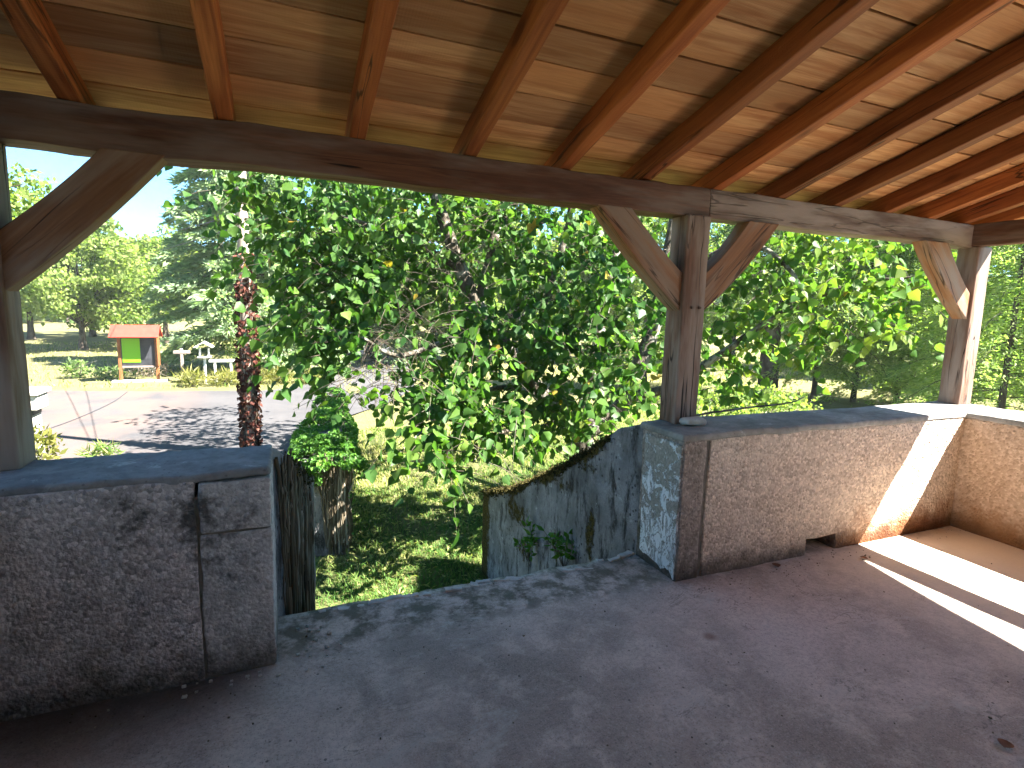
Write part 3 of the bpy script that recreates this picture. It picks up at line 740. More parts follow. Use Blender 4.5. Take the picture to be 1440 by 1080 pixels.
dry_leaf(1.42, -.2, .05, 2.1, 'small brown leaf at the edge of the sunlit floor')
def chips():
    P = np.stack([rng.uniform(-2.55, -1.9, 70), rng.uniform(-.1, .3, 70), np.full(70, .006)], -1); P = P[(P[:, 0] < -2.15) & (P[:, 1] < -.015) | (P[:, 0] > -2.12)]
    Vs, Fs, off = [], [], 0
    for p in P:
        r_ = rng.uniform(.003, .009); V, F = box_grid((-r_, -r_ * .8, -r_ * .5), (r_, r_ * .8, r_ * .5), .1, r_ * .3); V = V + rng.normal(0, r_ * .12, V.shape) + p
        Vs.append(V); Fs.append(F + off); off += len(V)
    o = link('paint_chips', np_mesh('paint_chips', np.concatenate(Vs), np.concatenate(Fs)), None, M['stone']); tag(o, 'pale paint chips and grit at the foot of the left pier', 'grit', kind='stuff')
chips()
def grit():
    n = 420; x = rng.uniform(-2.9, 3.0, n); y = rng.uniform(-2.2, .36, n); nearwall = rng.random(n) < .55
    y = np.where(nearwall, rng.uniform(-.12, -.01, n) - np.abs(rng.normal(0, .05, n)), y); ok = (x < -2.2) | (x > .02) | ~nearwall | (rng.random(n) < .2); x, y = x[ok], y[ok]; n = len(x)
    Vs, Fs, off, cs = [], [], 0, []
    for i in range(n):
        r_ = rng.uniform(.001, .0032) * (1.5 if rng.random() < .08 else 1); o8 = np.array([(a, b, c) for a in (-1, 1) for b in (-1, 1) for c in (0, 1.2)], float) * r_ * rng.uniform(.6, 1.3, (8, 3))
        an = rng.uniform(0, 3.14); R_ = np.array([[math.cos(an), -math.sin(an), 0], [math.sin(an), math.cos(an), 0], [0, 0, 1]])
        Vs.append(o8 @ R_ + np.array([x[i], y[i], .002])); Fs.append(np.array([(0, 1, 3, 2), (4, 6, 7, 5), (0, 4, 5, 1), (2, 3, 7, 6), (1, 5, 7, 3)]) + off); off += 8; cs += [rng.random() ** 1.5] * 8
    o = link('grit', np_mesh('grit', np.concatenate(Vs), np.concatenate(Fs), False, {'Col': ('FLOAT', 'POINT', np.array(cs))}), None, M['stems']); tag(o, 'fine grit and crumbs scattered over the porch floor', 'grit', kind='stuff')
grit()

# ------------------------------------------------------------------ foliage helpers
LEAF = np.array([(0, 0, 0), (-.40, .10, .10), (-.47, .42, .12), (-.22, .78, .05), (0, 1.06, -.06), (.22, .78, .05), (.47, .42, .12), (.40, .10, .10), (0, .45, -.02)])
LEAF_F = np.array([(0, 8, 2, 1), (8, 4, 3, 2), (8, 6, 5, 4), (0, 7, 6, 8)])
def frames(down, n, jit):
    """random frames whose y axis roughly follows `down`"""
    y = down + rng.normal(0, jit, (n, 3)); y /= np.linalg.norm(y, axis=1, keepdims=True)
    x = np.cross(y, rng.normal(0, 1, (n, 3))); x /= np.linalg.norm(x, axis=1, keepdims=True); return x, y, np.cross(x, y)
def leaf_cloud(P, y_dir, size, jit=.5, shape=LEAF, faces=LEAF_F, wr=1.0):
    n = len(P); x, y, z = frames(y_dir, n, jit); s = size[:, None, None] if np.ndim(size) else size
    V = P[:, None] + s * (shape[None, :, 0:1] * wr * x[:, None] + shape[None, :, 1:2] * y[:, None] + shape[None, :, 2:3] * z[:, None])
    k = len(shape); F = (faces[None] + (np.arange(n) * k)[:, None, None]).reshape(-1, faces.shape[1])
    return V.reshape(-1, 3), F
CARD = np.array([(-.5, 0, 0), (.5, 0, 0), (.35, 1, .1), (-.35, 1, .1)]); CARD_F = np.array([(0, 1, 2, 3)])
DIA = np.array([(0, 0, 0), (.42, .45, .06), (0, 1, -.05), (-.42, .45, .06)]); DIA_F = np.array([(0, 1, 2, 3)])
def cloud_obj(name, V, F, col, per, parent, mat, kind='stuff'):
    o = link(name, np_mesh(name, V, F, True, {'Col': ('FLOAT', 'POINT', np.repeat(col, per))}), parent, mat)
    if kind: o['kind'] = kind
    return o

# ------------------------------------------------------------------ the big linden beside the steps
LIMBS = {
 'L1': [(1.86, 4.62, -0.2, 0.14), (1.38, 4.67, 0.3, 0.13), (0.75, 4.84, 1.12, 0.12), (0.39, 4.97, 1.67, 0.11), (0.08, 5.23, 2.56, 0.09), (-0.16, 5.6, 3.62, 0.07), (-0.37, 6.08, 4.8, 0.04)],
 'L1b': [(0.42, 4.94, 1.62, 0.08), (0.68, 5.16, 2.34, 0.07), (0.92, 5.41, 3.2, 0.055), (1.18, 5.69, 4.32, 0.035)],
 'L2': [(1.95, 4.57, -0.27, 0.15), (2.6, 4.58, 0.13, 0.14), (3.12, 4.7, 0.91, 0.13), (3.41, 4.8, 1.64, 0.12), (3.79, 5.04, 2.86, 0.1), (4.21, 5.39, 4.22, 0.07), (4.54, 5.7, 5.74, 0.04)],
 'L3': [(1.92, 4.59, -0.2, 0.09), (2.53, 5.17, 0.99, 0.085), (2.88, 5.4, 2.03, 0.075), (3.18, 5.64, 3.0, 0.06), (3.54, 5.94, 4.5, 0.04)],
 'L4': [(1.16, 4.7, 0.57, 0.07), (1.35, 4.5, 1.94, 0.05), (1.55, 4.43, 2.82, 0.04), (1.69, 4.54, 3.89, 0.03)],
 'L5': [(2.72, 4.55, 0.27, 0.08), (3.21, 4.16, 0.48, 0.07), (3.7, 3.7, 1.0, 0.055), (4.24, 3.14, 1.63, 0.04), (4.86, 2.61, 2.03, 0.025), (5.35, 2.2, 2.13, 0.012)],
 'L6': [(3.47, 4.8, 1.81, 0.06), (3.86, 4.18, 2.46, 0.05), (4.14, 3.65, 2.58, 0.04), (4.26, 3.1, 2.21, 0.028), (4.33, 2.77, 1.64, 0.012)],
 'L7': [(0.89, 4.76, 0.93, 0.05), (-0.0, 4.61, 1.14, 0.04), (-0.81, 4.38, 0.97, 0.03), (-1.32, 4.41, 1.23, 0.018), (-1.88, 4.54, 1.31, 0.008)],
 'L8': [(1.34, 4.7, 0.35, 0.05), (0.54, 4.4, 0.52, 0.035), (-0.23, 3.83, 0.41, 0.025), (-0.79, 3.27, 0.22, 0.014), (-1.07, 3.04, 0.07, 0.006)],
 'L9': [(0.23, 5.1, 2.11, 0.05), (-0.47, 5.12, 2.46, 0.04), (-1.2, 5.24, 2.69, 0.025), (-1.9, 5.44, 2.84, 0.012)],
 'L10': [(1.76, 4.58, -0.02, 0.04), (1.07, 4.11, 0.01, 0.03), (0.24, 3.59, 0.08, 0.02), (-0.26, 3.01, -0.07, 0.008)],
}
CLUSTERS = [(-1.43, 4.19, 0.95, 0.50), (-1.63, 5.23, 1.47, 0.60), (-0.76, 4.61, 1.23, 0.60), (-1.06, 5.07, 0.52, 0.40), (-2.47, 5.60, 3.06, .25), (.3, 3.9, .35, .5), (-.3, 3.5, .5, .45), (.9, 4.0, .35, .5), (1.6, 4.0, .2, .4), (-1.3, 4.3, .75, .4), (-2.07, 5.62, 2.86, 0.8), (-1.76, 5.04, 2.01, 0.8), (-1.88, 4.54, 1.27, 0.5), (-1.05, 5.05, 2.59, 0.9), (-1.15, 4.39, 1.58, 0.8), (-0.88, 3.6, 0.72, 0.55), (-0.83, 3.07, 0.23, 0.3), (-0.29, 2.93, 0.07, 0.32), (0.11, 3.24, 0.33, 0.45), (-0.31, 3.86, 1.1, 0.75), (0.39, 4.34, 1.9, 0.95), (0.07, 4.92, 2.66, 1.0), (1.19, 4.57, 2.71, 1.0), (1.19, 3.85, 1.55, 0.8), (1.35, 3.39, 0.42, 0.45), (2.02, 4.0, 1.95, 0.9), (1.82, 3.6, 0.93, 0.6), (4.2, 5.2, 1.1, 0.7), (3.75, 5.6, 2.95, 0.9), (4.15, 4.02, 2.15, 0.7), (4.17, 3.68, 1.41, 0.7), (4.39, 3.17, 2.32, 0.7), (4.41, 2.56, 1.92, 0.7), (4.93, 2.4, 2.3, 0.6), (5.34, 2.17, 1.94, 0.5), (4.23, 2.66, 1.36, 0.45), (4.95, 2.27, 1.48, 0.35), (3.95, 3.66, 0.68, 0.45), (0.71, 3.86, 1.01, 0.6), (-1.36, 5.64, 2.06, 0.8), (-0.45, 5.24, 1.89, 0.9)]
UPPER = [(.2, 5.3, .7, .7), (1.0, 5.6, .9, .7), (-.5, 4.9, .6, .55), (2.6, 4.4, .5, .55), (3.3, 5.0, 1.0, .7), (1.9, 5.2, 1.2, .7), (-.4, 9.2, 3.4, 1.4), (-1.3, 10.4, 3.2, 1.3), (1.2, 9.0, 4.2, 1.5), (-.8, 11.8, 4.4, 1.3), (.8, 7.8, 2.2, 1.1), (-1.8, 5.6, 3.9, 1.2), (-.6, 4.6, 4.1, 1.3), (.8, 4.2, 4.3, 1.4), (3.4, 3.2, 4.6, 1.0), (4.9, 3.6, 3.6, 1.2), (.2, 5.6, 5.3, 1.5), (2., 5.4, 5.8, 1.6), (3.6, 5.4, 5.4, 1.5), (1.2, 3.2, 3.6, .9), (2.6, 2.9, 3.6, .9), (0, 3.4, 3.6, .8), (2, 6.6, 4, 1.5), (3.8, 6.6, 3.2, 1.3), (0, 7, 3.6, 1.4), (5.6, 2.9, 2.9, .8)]
def linden():
    t = empty('linden_tree', (2.05, 4.62, GZ), 'large broad leaved tree beside the steps with lichen covered limbs and drooping leaves', 'tree')
    V, F = rough_tube([(2.12, 4.66, GZ - .1, .34), (2.06, 4.62, -1.2, .24), (2.04, 4.6, -.6, .21), (1.9, 4.6, -.1, .2)], 12, 14, .14, 5)
    link('trunk', np_mesh('trunk', V, F), t, M['bark'])
    for k, (nm, pts) in enumerate(LIMBS.items()):
        V, F = rough_tube(pts, 6 * len(pts), 9, .12, 7, k); link('limb', np_mesh('limb', V, F), t, M['bark'])
    Ps, Ds, twigs = [], [], []
    for ci, (x, y, z, r) in enumerate(CLUSTERS + UPPER):
        main = ci < len(CLUSTERS); nt_ = int(((74 if x < 3.4 else 44) if main else 26) * r ** 2.3) + 8
        for _ in range(nt_):
            d = rng.normal(0, 1, 3); d /= np.linalg.norm(d); q = np.array([x, y, z]) + d * r * rng.uniform(.2, 1.) ** .6 * np.array([1, 1, .85])
            a = rng.uniform(0, 2 * np.pi); L = rng.uniform(.35, .7) * (1 if main else 1.2); el = rng.uniform(-.5, .25)
            n = int(rng.integers(7, 13)); tt = np.linspace(0, 1, n)
            path = q + np.stack([np.cos(a) * tt * L, np.sin(a) * tt * L, el * L * tt - .45 * L * tt ** 2], -1)
            twigs.append((path[::2], np.linspace(.005, .0018, len(path[::2]))))
            side = np.where(np.arange(n) % 2, 1, -1)[:, None] * np.array([-np.sin(a), np.cos(a), 0]) * .6
            Ps.append(path + rng.normal(0, .02, (n, 3))); Ds.append(side + np.array([np.cos(a) * .4, np.sin(a) * .4, -.95]))
    P = np.concatenate(Ps); D = np.concatenate(Ds); D /= np.linalg.norm(D, axis=1, keepdims=True)
    # keep leaves out from under the porch roof
    ok = ~((P[:, 1] < 1.2) & (P[:, 2] < 3)); P, D = P[ok], D[ok]
    hh = P[:, 2] - GZ; S = np.stack([P[:, 0] - hh * SUNV.x / SUNV.z, P[:, 1] - hh * SUNV.y / SUNV.z, hh * 0], -1)
    lit = np.hypot((S[:, 0] - .3) / 1.9, (S[:, 1] - 7.1) / .75) < 1; dap = (vnoise(S, 2.4, 77) + .5 * vnoise(S, 5.5, 78) > .34) & (S[:, 0] < 3) & (S[:, 1] < 6.6)  # leaves thinned along the sun's path to open lit patches and dapples
    hi_ = P[:, 2] + .25; S2 = np.stack([P[:, 0] - hi_ * SUNV.x / SUNV.z, P[:, 1] - hi_ * SUNV.y / SUNV.z], -1); lit = lit | ((np.abs(S2[:, 0] + 1.75) < .5) & (np.abs(S2[:, 1] - 5.1) < 1.0) & (hi_ > .1))
    ok = ~((lit & (rng.random(len(P)) < .9)) | (dap & (rng.random(len(P)) < .92))); P, D = P[ok], D[ok]
    n = len(P); sz = rng.uniform(.068, .135, n) * np.where(rng.random(n) < .15, 1.25, 1)
    col = np.clip(rng.beta(2, 2.4, n) * .95 + .12 * vnoise(P, .8, 5), 0, .94); col = np.clip(col + .28 * np.clip((P[:, 0] - 3) / 1.5, 0, 1), 0, .95); col = np.where(rng.random(n) < .006, .99, col)  # leaves on the right coloured lighter and yellower as if sunlit
    dist = np.linalg.norm(P - CAM, axis=1); low = dist + .6 * np.maximum(P[:, 2], 0)
    order = np.argsort(low); big = order[:290]; rest = order[290:]
    V, F = leaf_cloud(P[rest], D[rest], sz[rest], .36, wr=1.12); o = cloud_obj('crown', V, F, col[rest], 9, t, M['linden'])
    link('twigs', tubes_mesh('twigs', twigs, 4), t, M['bark_dark'])['kind'] = 'stuff'
    protos = []
    for k in range(6):
        c = [.12, .25, .38, .5, .62, .8][k]; sh = LEAF * np.array([1, 1, 1 + k * .5])
        protos.append(np_mesh('leaf', sh, LEAF_F, True, {'Col': ('FLOAT', 'POINT', np.full(9, c))})); protos[-1].materials.append(M['linden'])
    X, Y, Z = frames(D[big], len(big), .4)
    for i, b in enumerate(big):
        o = bpy.data.objects.new('leaf', protos[i % 6]); COL.objects.link(o); o.parent = t
        o.matrix_parent_inverse = Matrix.Translation(-Vector(t.location)); s_ = sz[b] * 1.15
        o.matrix_basis = Matrix(((X[i][0] * s_, Y[i][0] * s_, Z[i][0] * s_, P[b][0]), (X[i][1] * s_, Y[i][1] * s_, Z[i][1] * s_, P[b][1]), (X[i][2] * s_, Y[i][2] * s_, Z[i][2] * s_, P[b][2]), (0, 0, 0, 1)))
    print('linden leaves', n)
linden()

# ------------------------------------------------------------------ other trees
def broadleaf(label, x, y, h, cr, crown_z, mat, nclump=40, nper=110, size=.2, trunk=.22, group=None, name='orchard_tree', lean=0, per_seed=0, zflat=.8):
    t = empty(name, (x, y, GZ), label, 'tree', group)
    V, F = rough_tube([(x, y, GZ - .1, trunk * 1.5), (x + lean * .3, y, GZ + .6, trunk), (x + lean, y, crown_z, trunk * .7), (x + lean, y, crown_z + (h + GZ - crown_z) * .6, trunk * .25)], 10, 9, .12, 4)
    link('trunk', np_mesh('trunk', V, F), t, M['bark_dark'])
    top = GZ + h; zc_ = (crown_z + top) / 2; hz = (top - crown_z) / 2 + .2
    paths = []; Ps = []
    for k in range(nclump):
        d = rng.normal(0, 1, 3); d /= np.linalg.norm(d); rr = rng.uniform(.12, 1.) ** .5
        c = np.array([x + lean, y, zc_]) + d * rr * np.array([cr, cr, hz])
        R_ = rng.uniform(.1, .3) * cr; rr = rr * rng.uniform(.8, 1.15)
        p = rng.normal(0, 1, (nper, 3)); p /= np.linalg.norm(p, axis=1, keepdims=True); p = c + p * R_ * rng.uniform(.3, 1, (nper, 1)) * np.array([1.2, 1.2, zflat]); Ps.append(p)
        s0 = np.array([x + lean, y, crown_z + rng.uniform(0, .5) * hz]); paths.append((smooth_path([s0, (s0 + c) / 2 + np.array([0, 0, .15]), c], 5), np.linspace(trunk * .18, .01, 5)))
    link('branches', tubes_mesh('branches', paths, 5), t, M['bark_dark'])
    P = np.concatenate(Ps); n = len(P); D = np.array([0, 0, -.6]) + rng.normal(0, .7, (n, 3)); D /= np.linalg.norm(D, axis=1, keepdims=True)
    V, F = leaf_cloud(P, D, size * rng.uniform(.6, 1.25, n), .4, DIA, DIA_F, .8)
    cloud_obj('crown', V, F, np.clip(rng.beta(2, 2, n) + .25 * vnoise(P, .5, 3), 0, 1), 4, t, mat)
    return t

def conifer(label, x, y, h, R_, z_low, mat, nb=70, per=150, spray=.32, trunk=.25, group=None, name='conifer', droop=.25, taper=1., lean=0., width=.16):
    t = empty(name, (x, y, GZ), label, 'tree', group)
    V, F = rough_tube([(x, y, GZ - .1, trunk * 1.3), (x + lean * .3, y, GZ + h * .3, trunk * .85), (x + lean, y, GZ + h, .03)], 12, 9, .1, 4)
    link('trunk', np_mesh('trunk', V, F), t, M['bark_dark'])
    paths, Ps, Ds = [], [], []
    for k in range(nb):
        f = (k + rng.random()) / nb; zb = z_low + (GZ + h - z_low) * f ** .95; L = R_ * (1 - f) ** (.75 * taper) * rng.uniform(.65, 1.1) + .25
        a = k * 2.39996 + rng.normal(0, .3); fr = (zb - GZ) / h
        s0 = np.array([x + lean * fr, y, zb]); tt = np.linspace(0, 1, 8)
        rise = rng.uniform(-.02, .22)
        path = s0 + np.stack([np.cos(a) * L * tt, np.sin(a) * L * tt, L * (rise * tt - (droop + rise) * tt ** 2.2)], -1)
        paths.append((path, np.linspace(max(.012, trunk * .22 * (1 - f)), .006, 8)))
        m = int(per * (.35 + L / R_)); u = rng.uniform(.12, 1, m) ** .8
        c = s0 + np.stack([np.cos(a) * L * u, np.sin(a) * L * u, L * (rise * u - (droop + rise) * u ** 2.2)], -1)
        lat = rng.normal(0, 1, m) * width * L * (1.15 - u * .6); c += np.stack([-np.sin(a) * lat, np.cos(a) * lat, -np.abs(lat) * .3 + rng.normal(0, .06, m)], -1)
        Ps.append(c); sg = np.sign(lat)
        Ds.append(np.stack([np.cos(a) * .8 - np.sin(a) * sg * .6, np.sin(a) * .8 + np.cos(a) * sg * .6, np.full(m, -.35)], -1))
    link('branches', tubes_mesh('branches', paths, 5), t, M['bark_dark'])
    P = np.concatenate(Ps); D = np.concatenate(Ds); n = len(P)
    V, F = leaf_cloud(P, D, spray * rng.uniform(.55, 1.3, n), .38, DIA, DIA_F, wr=.3)
    cloud_obj('foliage', V, F, np.clip(rng.beta(2, 2, n) + .2 * vnoise(P, .6, 3), 0, 1), 4, t, mat)
    return t

conifer('large blue green cedar with layered drooping branches behind the utility pole', -3.7, 25.8, 15, 4.2, GZ + 1.0, M['cedar'], 150, 460, .32, .3, name='cedar_tree', droop=.22, taper=.8)
conifer('second cedar standing behind the big linden', 2.5, 30, 14, 4.6, GZ + .9, M['cedar'], 110, 330, .34, .3, name='cedar_tree', droop=.2, taper=.8)
OG = 'orchard trees on the meadow'
broadleaf('nearest orchard tree, its short trunk left of the notice board', -13.3, 37.3, 7.6, 4.3, GZ + 1.25, M['walnut'], 80, 330, .25, .2, OG)
broadleaf('orchard tree at the far left with a bare straight trunk', -19.2, 47.5, 8.6, 4.6, GZ + 1.9, M['walnut'], 56, 300, .3, .22, OG)
broadleaf('orchard tree just right of the far left one, farther back', -16.6, 51.5, 9, 4.8, GZ + 1.9, M['walnut'], 56, 300, .31, .22, OG)
broadleaf('orchard tree behind the red roof of the notice board', -10.2, 44, 7.6, 4.6, GZ + 1.4, M['walnut'], 60, 300, .3, .22, OG)
broadleaf('tall airy orchard tree between the notice board and the cedar', -8.6, 54, 9.3, 4.6, GZ + 1.8, M['walnut'], 50, 260, .3, .22, OG)
broadleaf('tree overhanging from the upper left behind the left brace', -9.6, 11.2, 8.0, 3.3, GZ + 2.9, M['walnut'], 80, 330, .125, .2, name='overhanging_tree', zflat=.55)

CG = 'conifers in a row on the right'
RN = [(11.4, 15.8, 'bushy conifer left of the dark thick trunk', 8, 2.4), (16.2, 11.9, 'slender conifer just right of the dark thick trunk', 9, 2.1), (17.4, 11.2, 'conifer with leaning bare stems midway along the right row', 8.5, 2.2), (18.6, 10.4, 'conifer second left of the right corner post', 9.5, 2.4), (19.2, 9.4, 'conifer directly left of the right corner post', 9, 2.3), (16.2, 6.1, 'conifer just right of the corner post with a thick trunk', 8.5, 2.6), (18.4, 5.6, 'conifer at the far right edge of the view', 9.5, 2.7)]
for (x, y, lb, h, R_) in RN:
    conifer(lb, x, y, h, R_, GZ + .9 + rng.uniform(-.3, .4), M['conifer_pale'], 80, 300, .17, .085, CG, 'conifer', .34, .7, rng.normal(0, .4), .2)
tt_ = conifer('tree with a thick dark trunk standing in the golden meadow', 14.6, 12.6, 12, 3.4, GZ + 3.4, M['conifer'], 90, 300, .2, .3, name='thick_trunk_tree', droop=.25)
for k, (x, y, h, r_) in enumerate([(6.5, 27, 9, 4), (11.5, 30, 10, 4.4), (16, 26, 9, 4), (20, 33, 11, 4.6), (24, 24, 10, 4.2), (28, 17, 10, 4.2), (30, 11, 10, 4.2)]):
    broadleaf(['round tree behind the middle of the linden', 'second round tree behind the linden', 'third round tree behind the linden, nearer', 'tall tree behind the linden toward the middle post', 'broad tree behind the middle post', 'broad tree left of the right corner post, far off', 'broad tree behind the right corner post, far off'][k], x, y, h, r_, GZ + 1.3, M['walnut'], 56, 300, .27, .22, 'trees at the back of the golden meadow', 'meadow_tree')
shrub_specs = [(5.6, 6.0, 1.9, 1.2, 'pale leafy shrub just beyond the right parapet'), (7.6, 6.2, 1.7, 1.1, 'light green shrub farther right beyond the parapet')]
for x, y, h, r_, lb in shrub_specs:
    t = empty('shrub', (x, y, GZ), lb, 'shrub', 'shrubs beyond the right parapet')
    n = 2600; p = rng.normal(0, 1, (n, 3)); p /= np.linalg.norm(p, axis=1, keepdims=True); p = np.array([x, y, GZ + h * .52]) + p * rng.uniform(.3, 1, (n, 1)) ** .5 * np.array([r_, r_, h * .5]) * (1 + .25 * vnoise(p * 2, 1.4, int(x * 3)))[:, None]
    V, F = leaf_cloud(p, np.tile([0, 0, -.5], (n, 1)) + rng.normal(0, .6, (n, 3)), .085 * rng.uniform(.6, 1.3, n), .5, DIA, DIA_F)
    cloud_obj('foliage', V, F, rng.beta(2, 2, n), 4, t, M['walnut'])
    ps = [(smooth_path([(x, y, GZ), (x + rng.normal(0, .2), y + rng.normal(0, .2), GZ + h * .4), (x + rng.normal(0, .5) * r_, y + rng.normal(0, .5) * r_, GZ + h * .9)], 6), np.linspace(.018, .005, 6)) for _ in range(14)]
    link('stems', tubes_mesh('stems', ps, 5), t, M['bark'])

def far_woods():
    Ps = []; 
    for k in range(150):
        a = rng.uniform(-1.25, 1.55); R_ = rng.uniform(85, 130); c = np.array([CAM[0] + R_ * math.sin(a), CAM[1] + R_ * math.cos(a), GZ + rng.uniform(2, 5)])
        m = 260; p = rng.normal(0, 1, (m, 3)); p /= np.linalg.norm(p, axis=1, keepdims=True); hh = rng.uniform(4, 7)
        Ps.append(c + p * rng.uniform(.4, 1, (m, 1)) * np.array([7, 7, hh]))
    P = np.concatenate(Ps); P = P[P[:, 2] > GZ]; n = len(P)
    V, F = leaf_cloud(P, rng.normal(0, 1, (n, 3)), 1.5 * rng.uniform(.6, 1.3, n), .3, DIA, DIA_F)
    o = cloud_obj('far_woods', V, F, np.clip(rng.beta(2, 2, n) + .3 * vnoise(P, .08, 3), 0, 1), 4, None, M['conifer'])
    tag(o, 'distant line of woods along the far side of the meadow', 'woods')
far_woods()

# ------------------------------------------------------------------ garden wall with ivy
gw = empty('garden_wall', (-1.65, 7.4, GZ), 'low grey garden wall running away from the steps under the ivy', 'wall')
rough_box('render', (-2.0, 4.42, GZ - .1), (-1.46, 10.6, -.36), M['wing'], gw, warp=lambda V: V + np.stack([(V[:, 1] - 4.42) * .07 - (V[:, 0] + 1.46) * (V[:, 1] - 4.42) * .08, V[:, 0] * 0, V[:, 0] * 0], -1), step=.06, r=.03, amp=.02, sc=4, fine=.004, fsc=40, attrs=lambda V: {'moss': ('FLOAT', 'POINT', np.clip((V[:, 2] + .9) * 1.2, 0, .5))})
def ivy():
    t = empty('ivy', (-1.7, 7, -.36), 'bright green ivy mounded over the low garden wall', 'ivy')
    def mound(n, y0, y1):
        y = rng.uniform(y0, y1, n); u = rng.uniform(-1, 1, n); x = -1.74 + u * (.52 + .06 * np.sin(y * 2.1)) ; hgt = np.sqrt(np.clip(1 - u ** 2, 0, 1)) * (.17 + .06 * np.sin(y * 1.7) - .04 * np.clip((y - 5) / 3, 0, 1))
        y = y - .18 * (1 - u ** 2) + .22 * vnoise(np.stack([u * 2, y * 0, y * 0], -1), 1.7, 6); hgt = hgt * (1 + .55 * vnoise(np.stack([x, y, y * 0], -1), 2.6, 7)); z = -.42 + hgt * rng.uniform(.55, 1.08, n); drop = np.where(np.abs(u) > .8, -rng.random(n) ** 2 * .25, 0); return np.stack([x + (y - 4.42) * .07 - (x + 1.46) * (y - 4.42) * .08, y, z + drop], -1)
    P = np.concatenate([mound(9500, 4.3, 7), mound(6500, 7, 10.8)])
    # trailing shoots on the right face and end
    m = 1700; y = rng.uniform(4.35, 9, m); P2 = np.stack([-1.42 + .07 * (y - 4.42) + rng.normal(0, .035, m), y, -.4 - rng.random(m) ** 1.6 * np.where(np.sin(y * 5) > .1, .9, .3)], -1)
    m = 700; P3 = np.stack([rng.uniform(-2.2, -1.75, m), 4.33 + rng.normal(0, .04, m), -.3 - rng.random(m) ** 2 * .3], -1)
    P = np.concatenate([P, P2, P3]); n = len(P)
    keep = vnoise(P, 3.1, 8) + .5 * vnoise(P, 7, 9) > -.42; P = P[keep]; n = len(P)
    D = np.stack([np.sign(P[:, 0] + 1.74) * .5, np.full(n, -.35), np.full(n, -.5)], -1)
    V, F = leaf_cloud(P, D, .047 * rng.uniform(.6, 1.35, n), .5)
    cloud_obj('foliage', V, F, np.clip(rng.beta(2, 2.2, n) + .2 * vnoise(P, 2., 2), 0, 1), 9, t, M['ivy'])
    paths = []
    for k in range(260):
        y = rng.uniform(4.4, 8.5) if k > 130 else 4.40; x = -1.435 if k > 130 else rng.uniform(-1.70, -1.42)
        z1 = -.36 + rng.normal(0, .05); z0 = rng.uniform(GZ, -1.1) if rng.random() < .7 else rng.uniform(-1.2, -.7)
        nn = 9; zz = np.linspace(z0, z1, nn)
        xx = x + np.cumsum(rng.normal(0, .012, nn)) * (1 if k <= 130 else .3) + (rng.uniform(0, .03) + .07 * (y - 4.42)) * (k > 130); yy = y + np.cumsum(rng.normal(0, .012, nn)) * (.3 if k <= 130 else 1) - rng.uniform(0, .05) * (k <= 130)
        paths.append((np.stack([xx, yy, zz], -1), np.full(nn, rng.uniform(.004, .014))))
    me = tubes_mesh('stems', paths, 4); c_ = np.repeat(rng.uniform(0, 1, len(paths)) ** 1.5, 36); a = me.attributes.new('Col', 'FLOAT', 'POINT'); a.data.foreach_set('value', c_.astype(np.float32))
    link('stems', me, t, M['stems'])['kind'] = 'stuff'
    m = 700; P = np.stack([rng.uniform(-2.1, -1.35, m), rng.uniform(4.3, 6.2, m), rng.uniform(-.42, -.2, m)], -1)
ivy()

# ------------------------------------------------------------------ utility pole, wires
def utility_pole():
    x, y = -2.82, 9.66
    t = empty('utility_pole', (x, y, GZ), 'grey wooden utility pole wrapped in dead red brown creeper', 'pole')
    S = np.array([(z, .125 - .03 * i / 12) for i, z in enumerate(np.linspace(0, 7.2, 13))])
    V, F = tube_arrays(np.stack([S[:, 0], S[:, 0] * 0, S[:, 0] * 0], -1), S[:, 1], 16)
    place_timber('pole', np_mesh('pole', V, F), (x, y, GZ), (0, 0, 1), (1, 0, 0), t, M['greywood'])
    n = 1500; z = rng.uniform(0, 3.5, n) ** 1.0; z = np.where(rng.random(n) < .1, rng.uniform(3.2, 4.1, n), z); a = rng.uniform(0, 2 * np.pi, n); R_ = rng.uniform(.12, .2, n) * np.where(z > 3.1, .8, 1)
    P = np.stack([x + R_ * np.cos(a), y + R_ * np.sin(a), GZ + z], -1); D = np.stack([np.cos(a) * .5, np.sin(a) * .5, -np.ones(n)], -1)
    V, F = leaf_cloud(P, D, .085 * rng.uniform(.5, 1.2, n), .5); cloud_obj('creeper', V, F, rng.beta(1.6, 2, n), 9, t, M['dead'])
    ps = []
    for k in range(14):
        a0 = rng.uniform(0, 6.28); zz = np.linspace(0, rng.uniform(2.5, 4.2), 10); aa = a0 + np.cumsum(rng.normal(0, .18, 10)); ps.append((np.stack([x + .14 * np.cos(aa), y + .14 * np.sin(aa), GZ + zz], -1), np.linspace(.02, .006, 10)))
    link('creeper_stems', tubes_mesh('creeper_stems', ps, 5), t, M['bark_dark'])
    for zi in (3.23, 3.0):
        bm = bmesh.new(); bmesh.ops.create_cone(bm, cap_ends=True, segments=10, radius1=.03, radius2=.045, depth=.1); bmesh.ops.translate(bm, verts=bm.verts, vec=(x - .15, y - .02, zi))
        me = bpy.data.meshes.new('insulator'); bm.to_mesh(me); bm.free(); link('insulator', me, t, M['white'])
utility_pole()
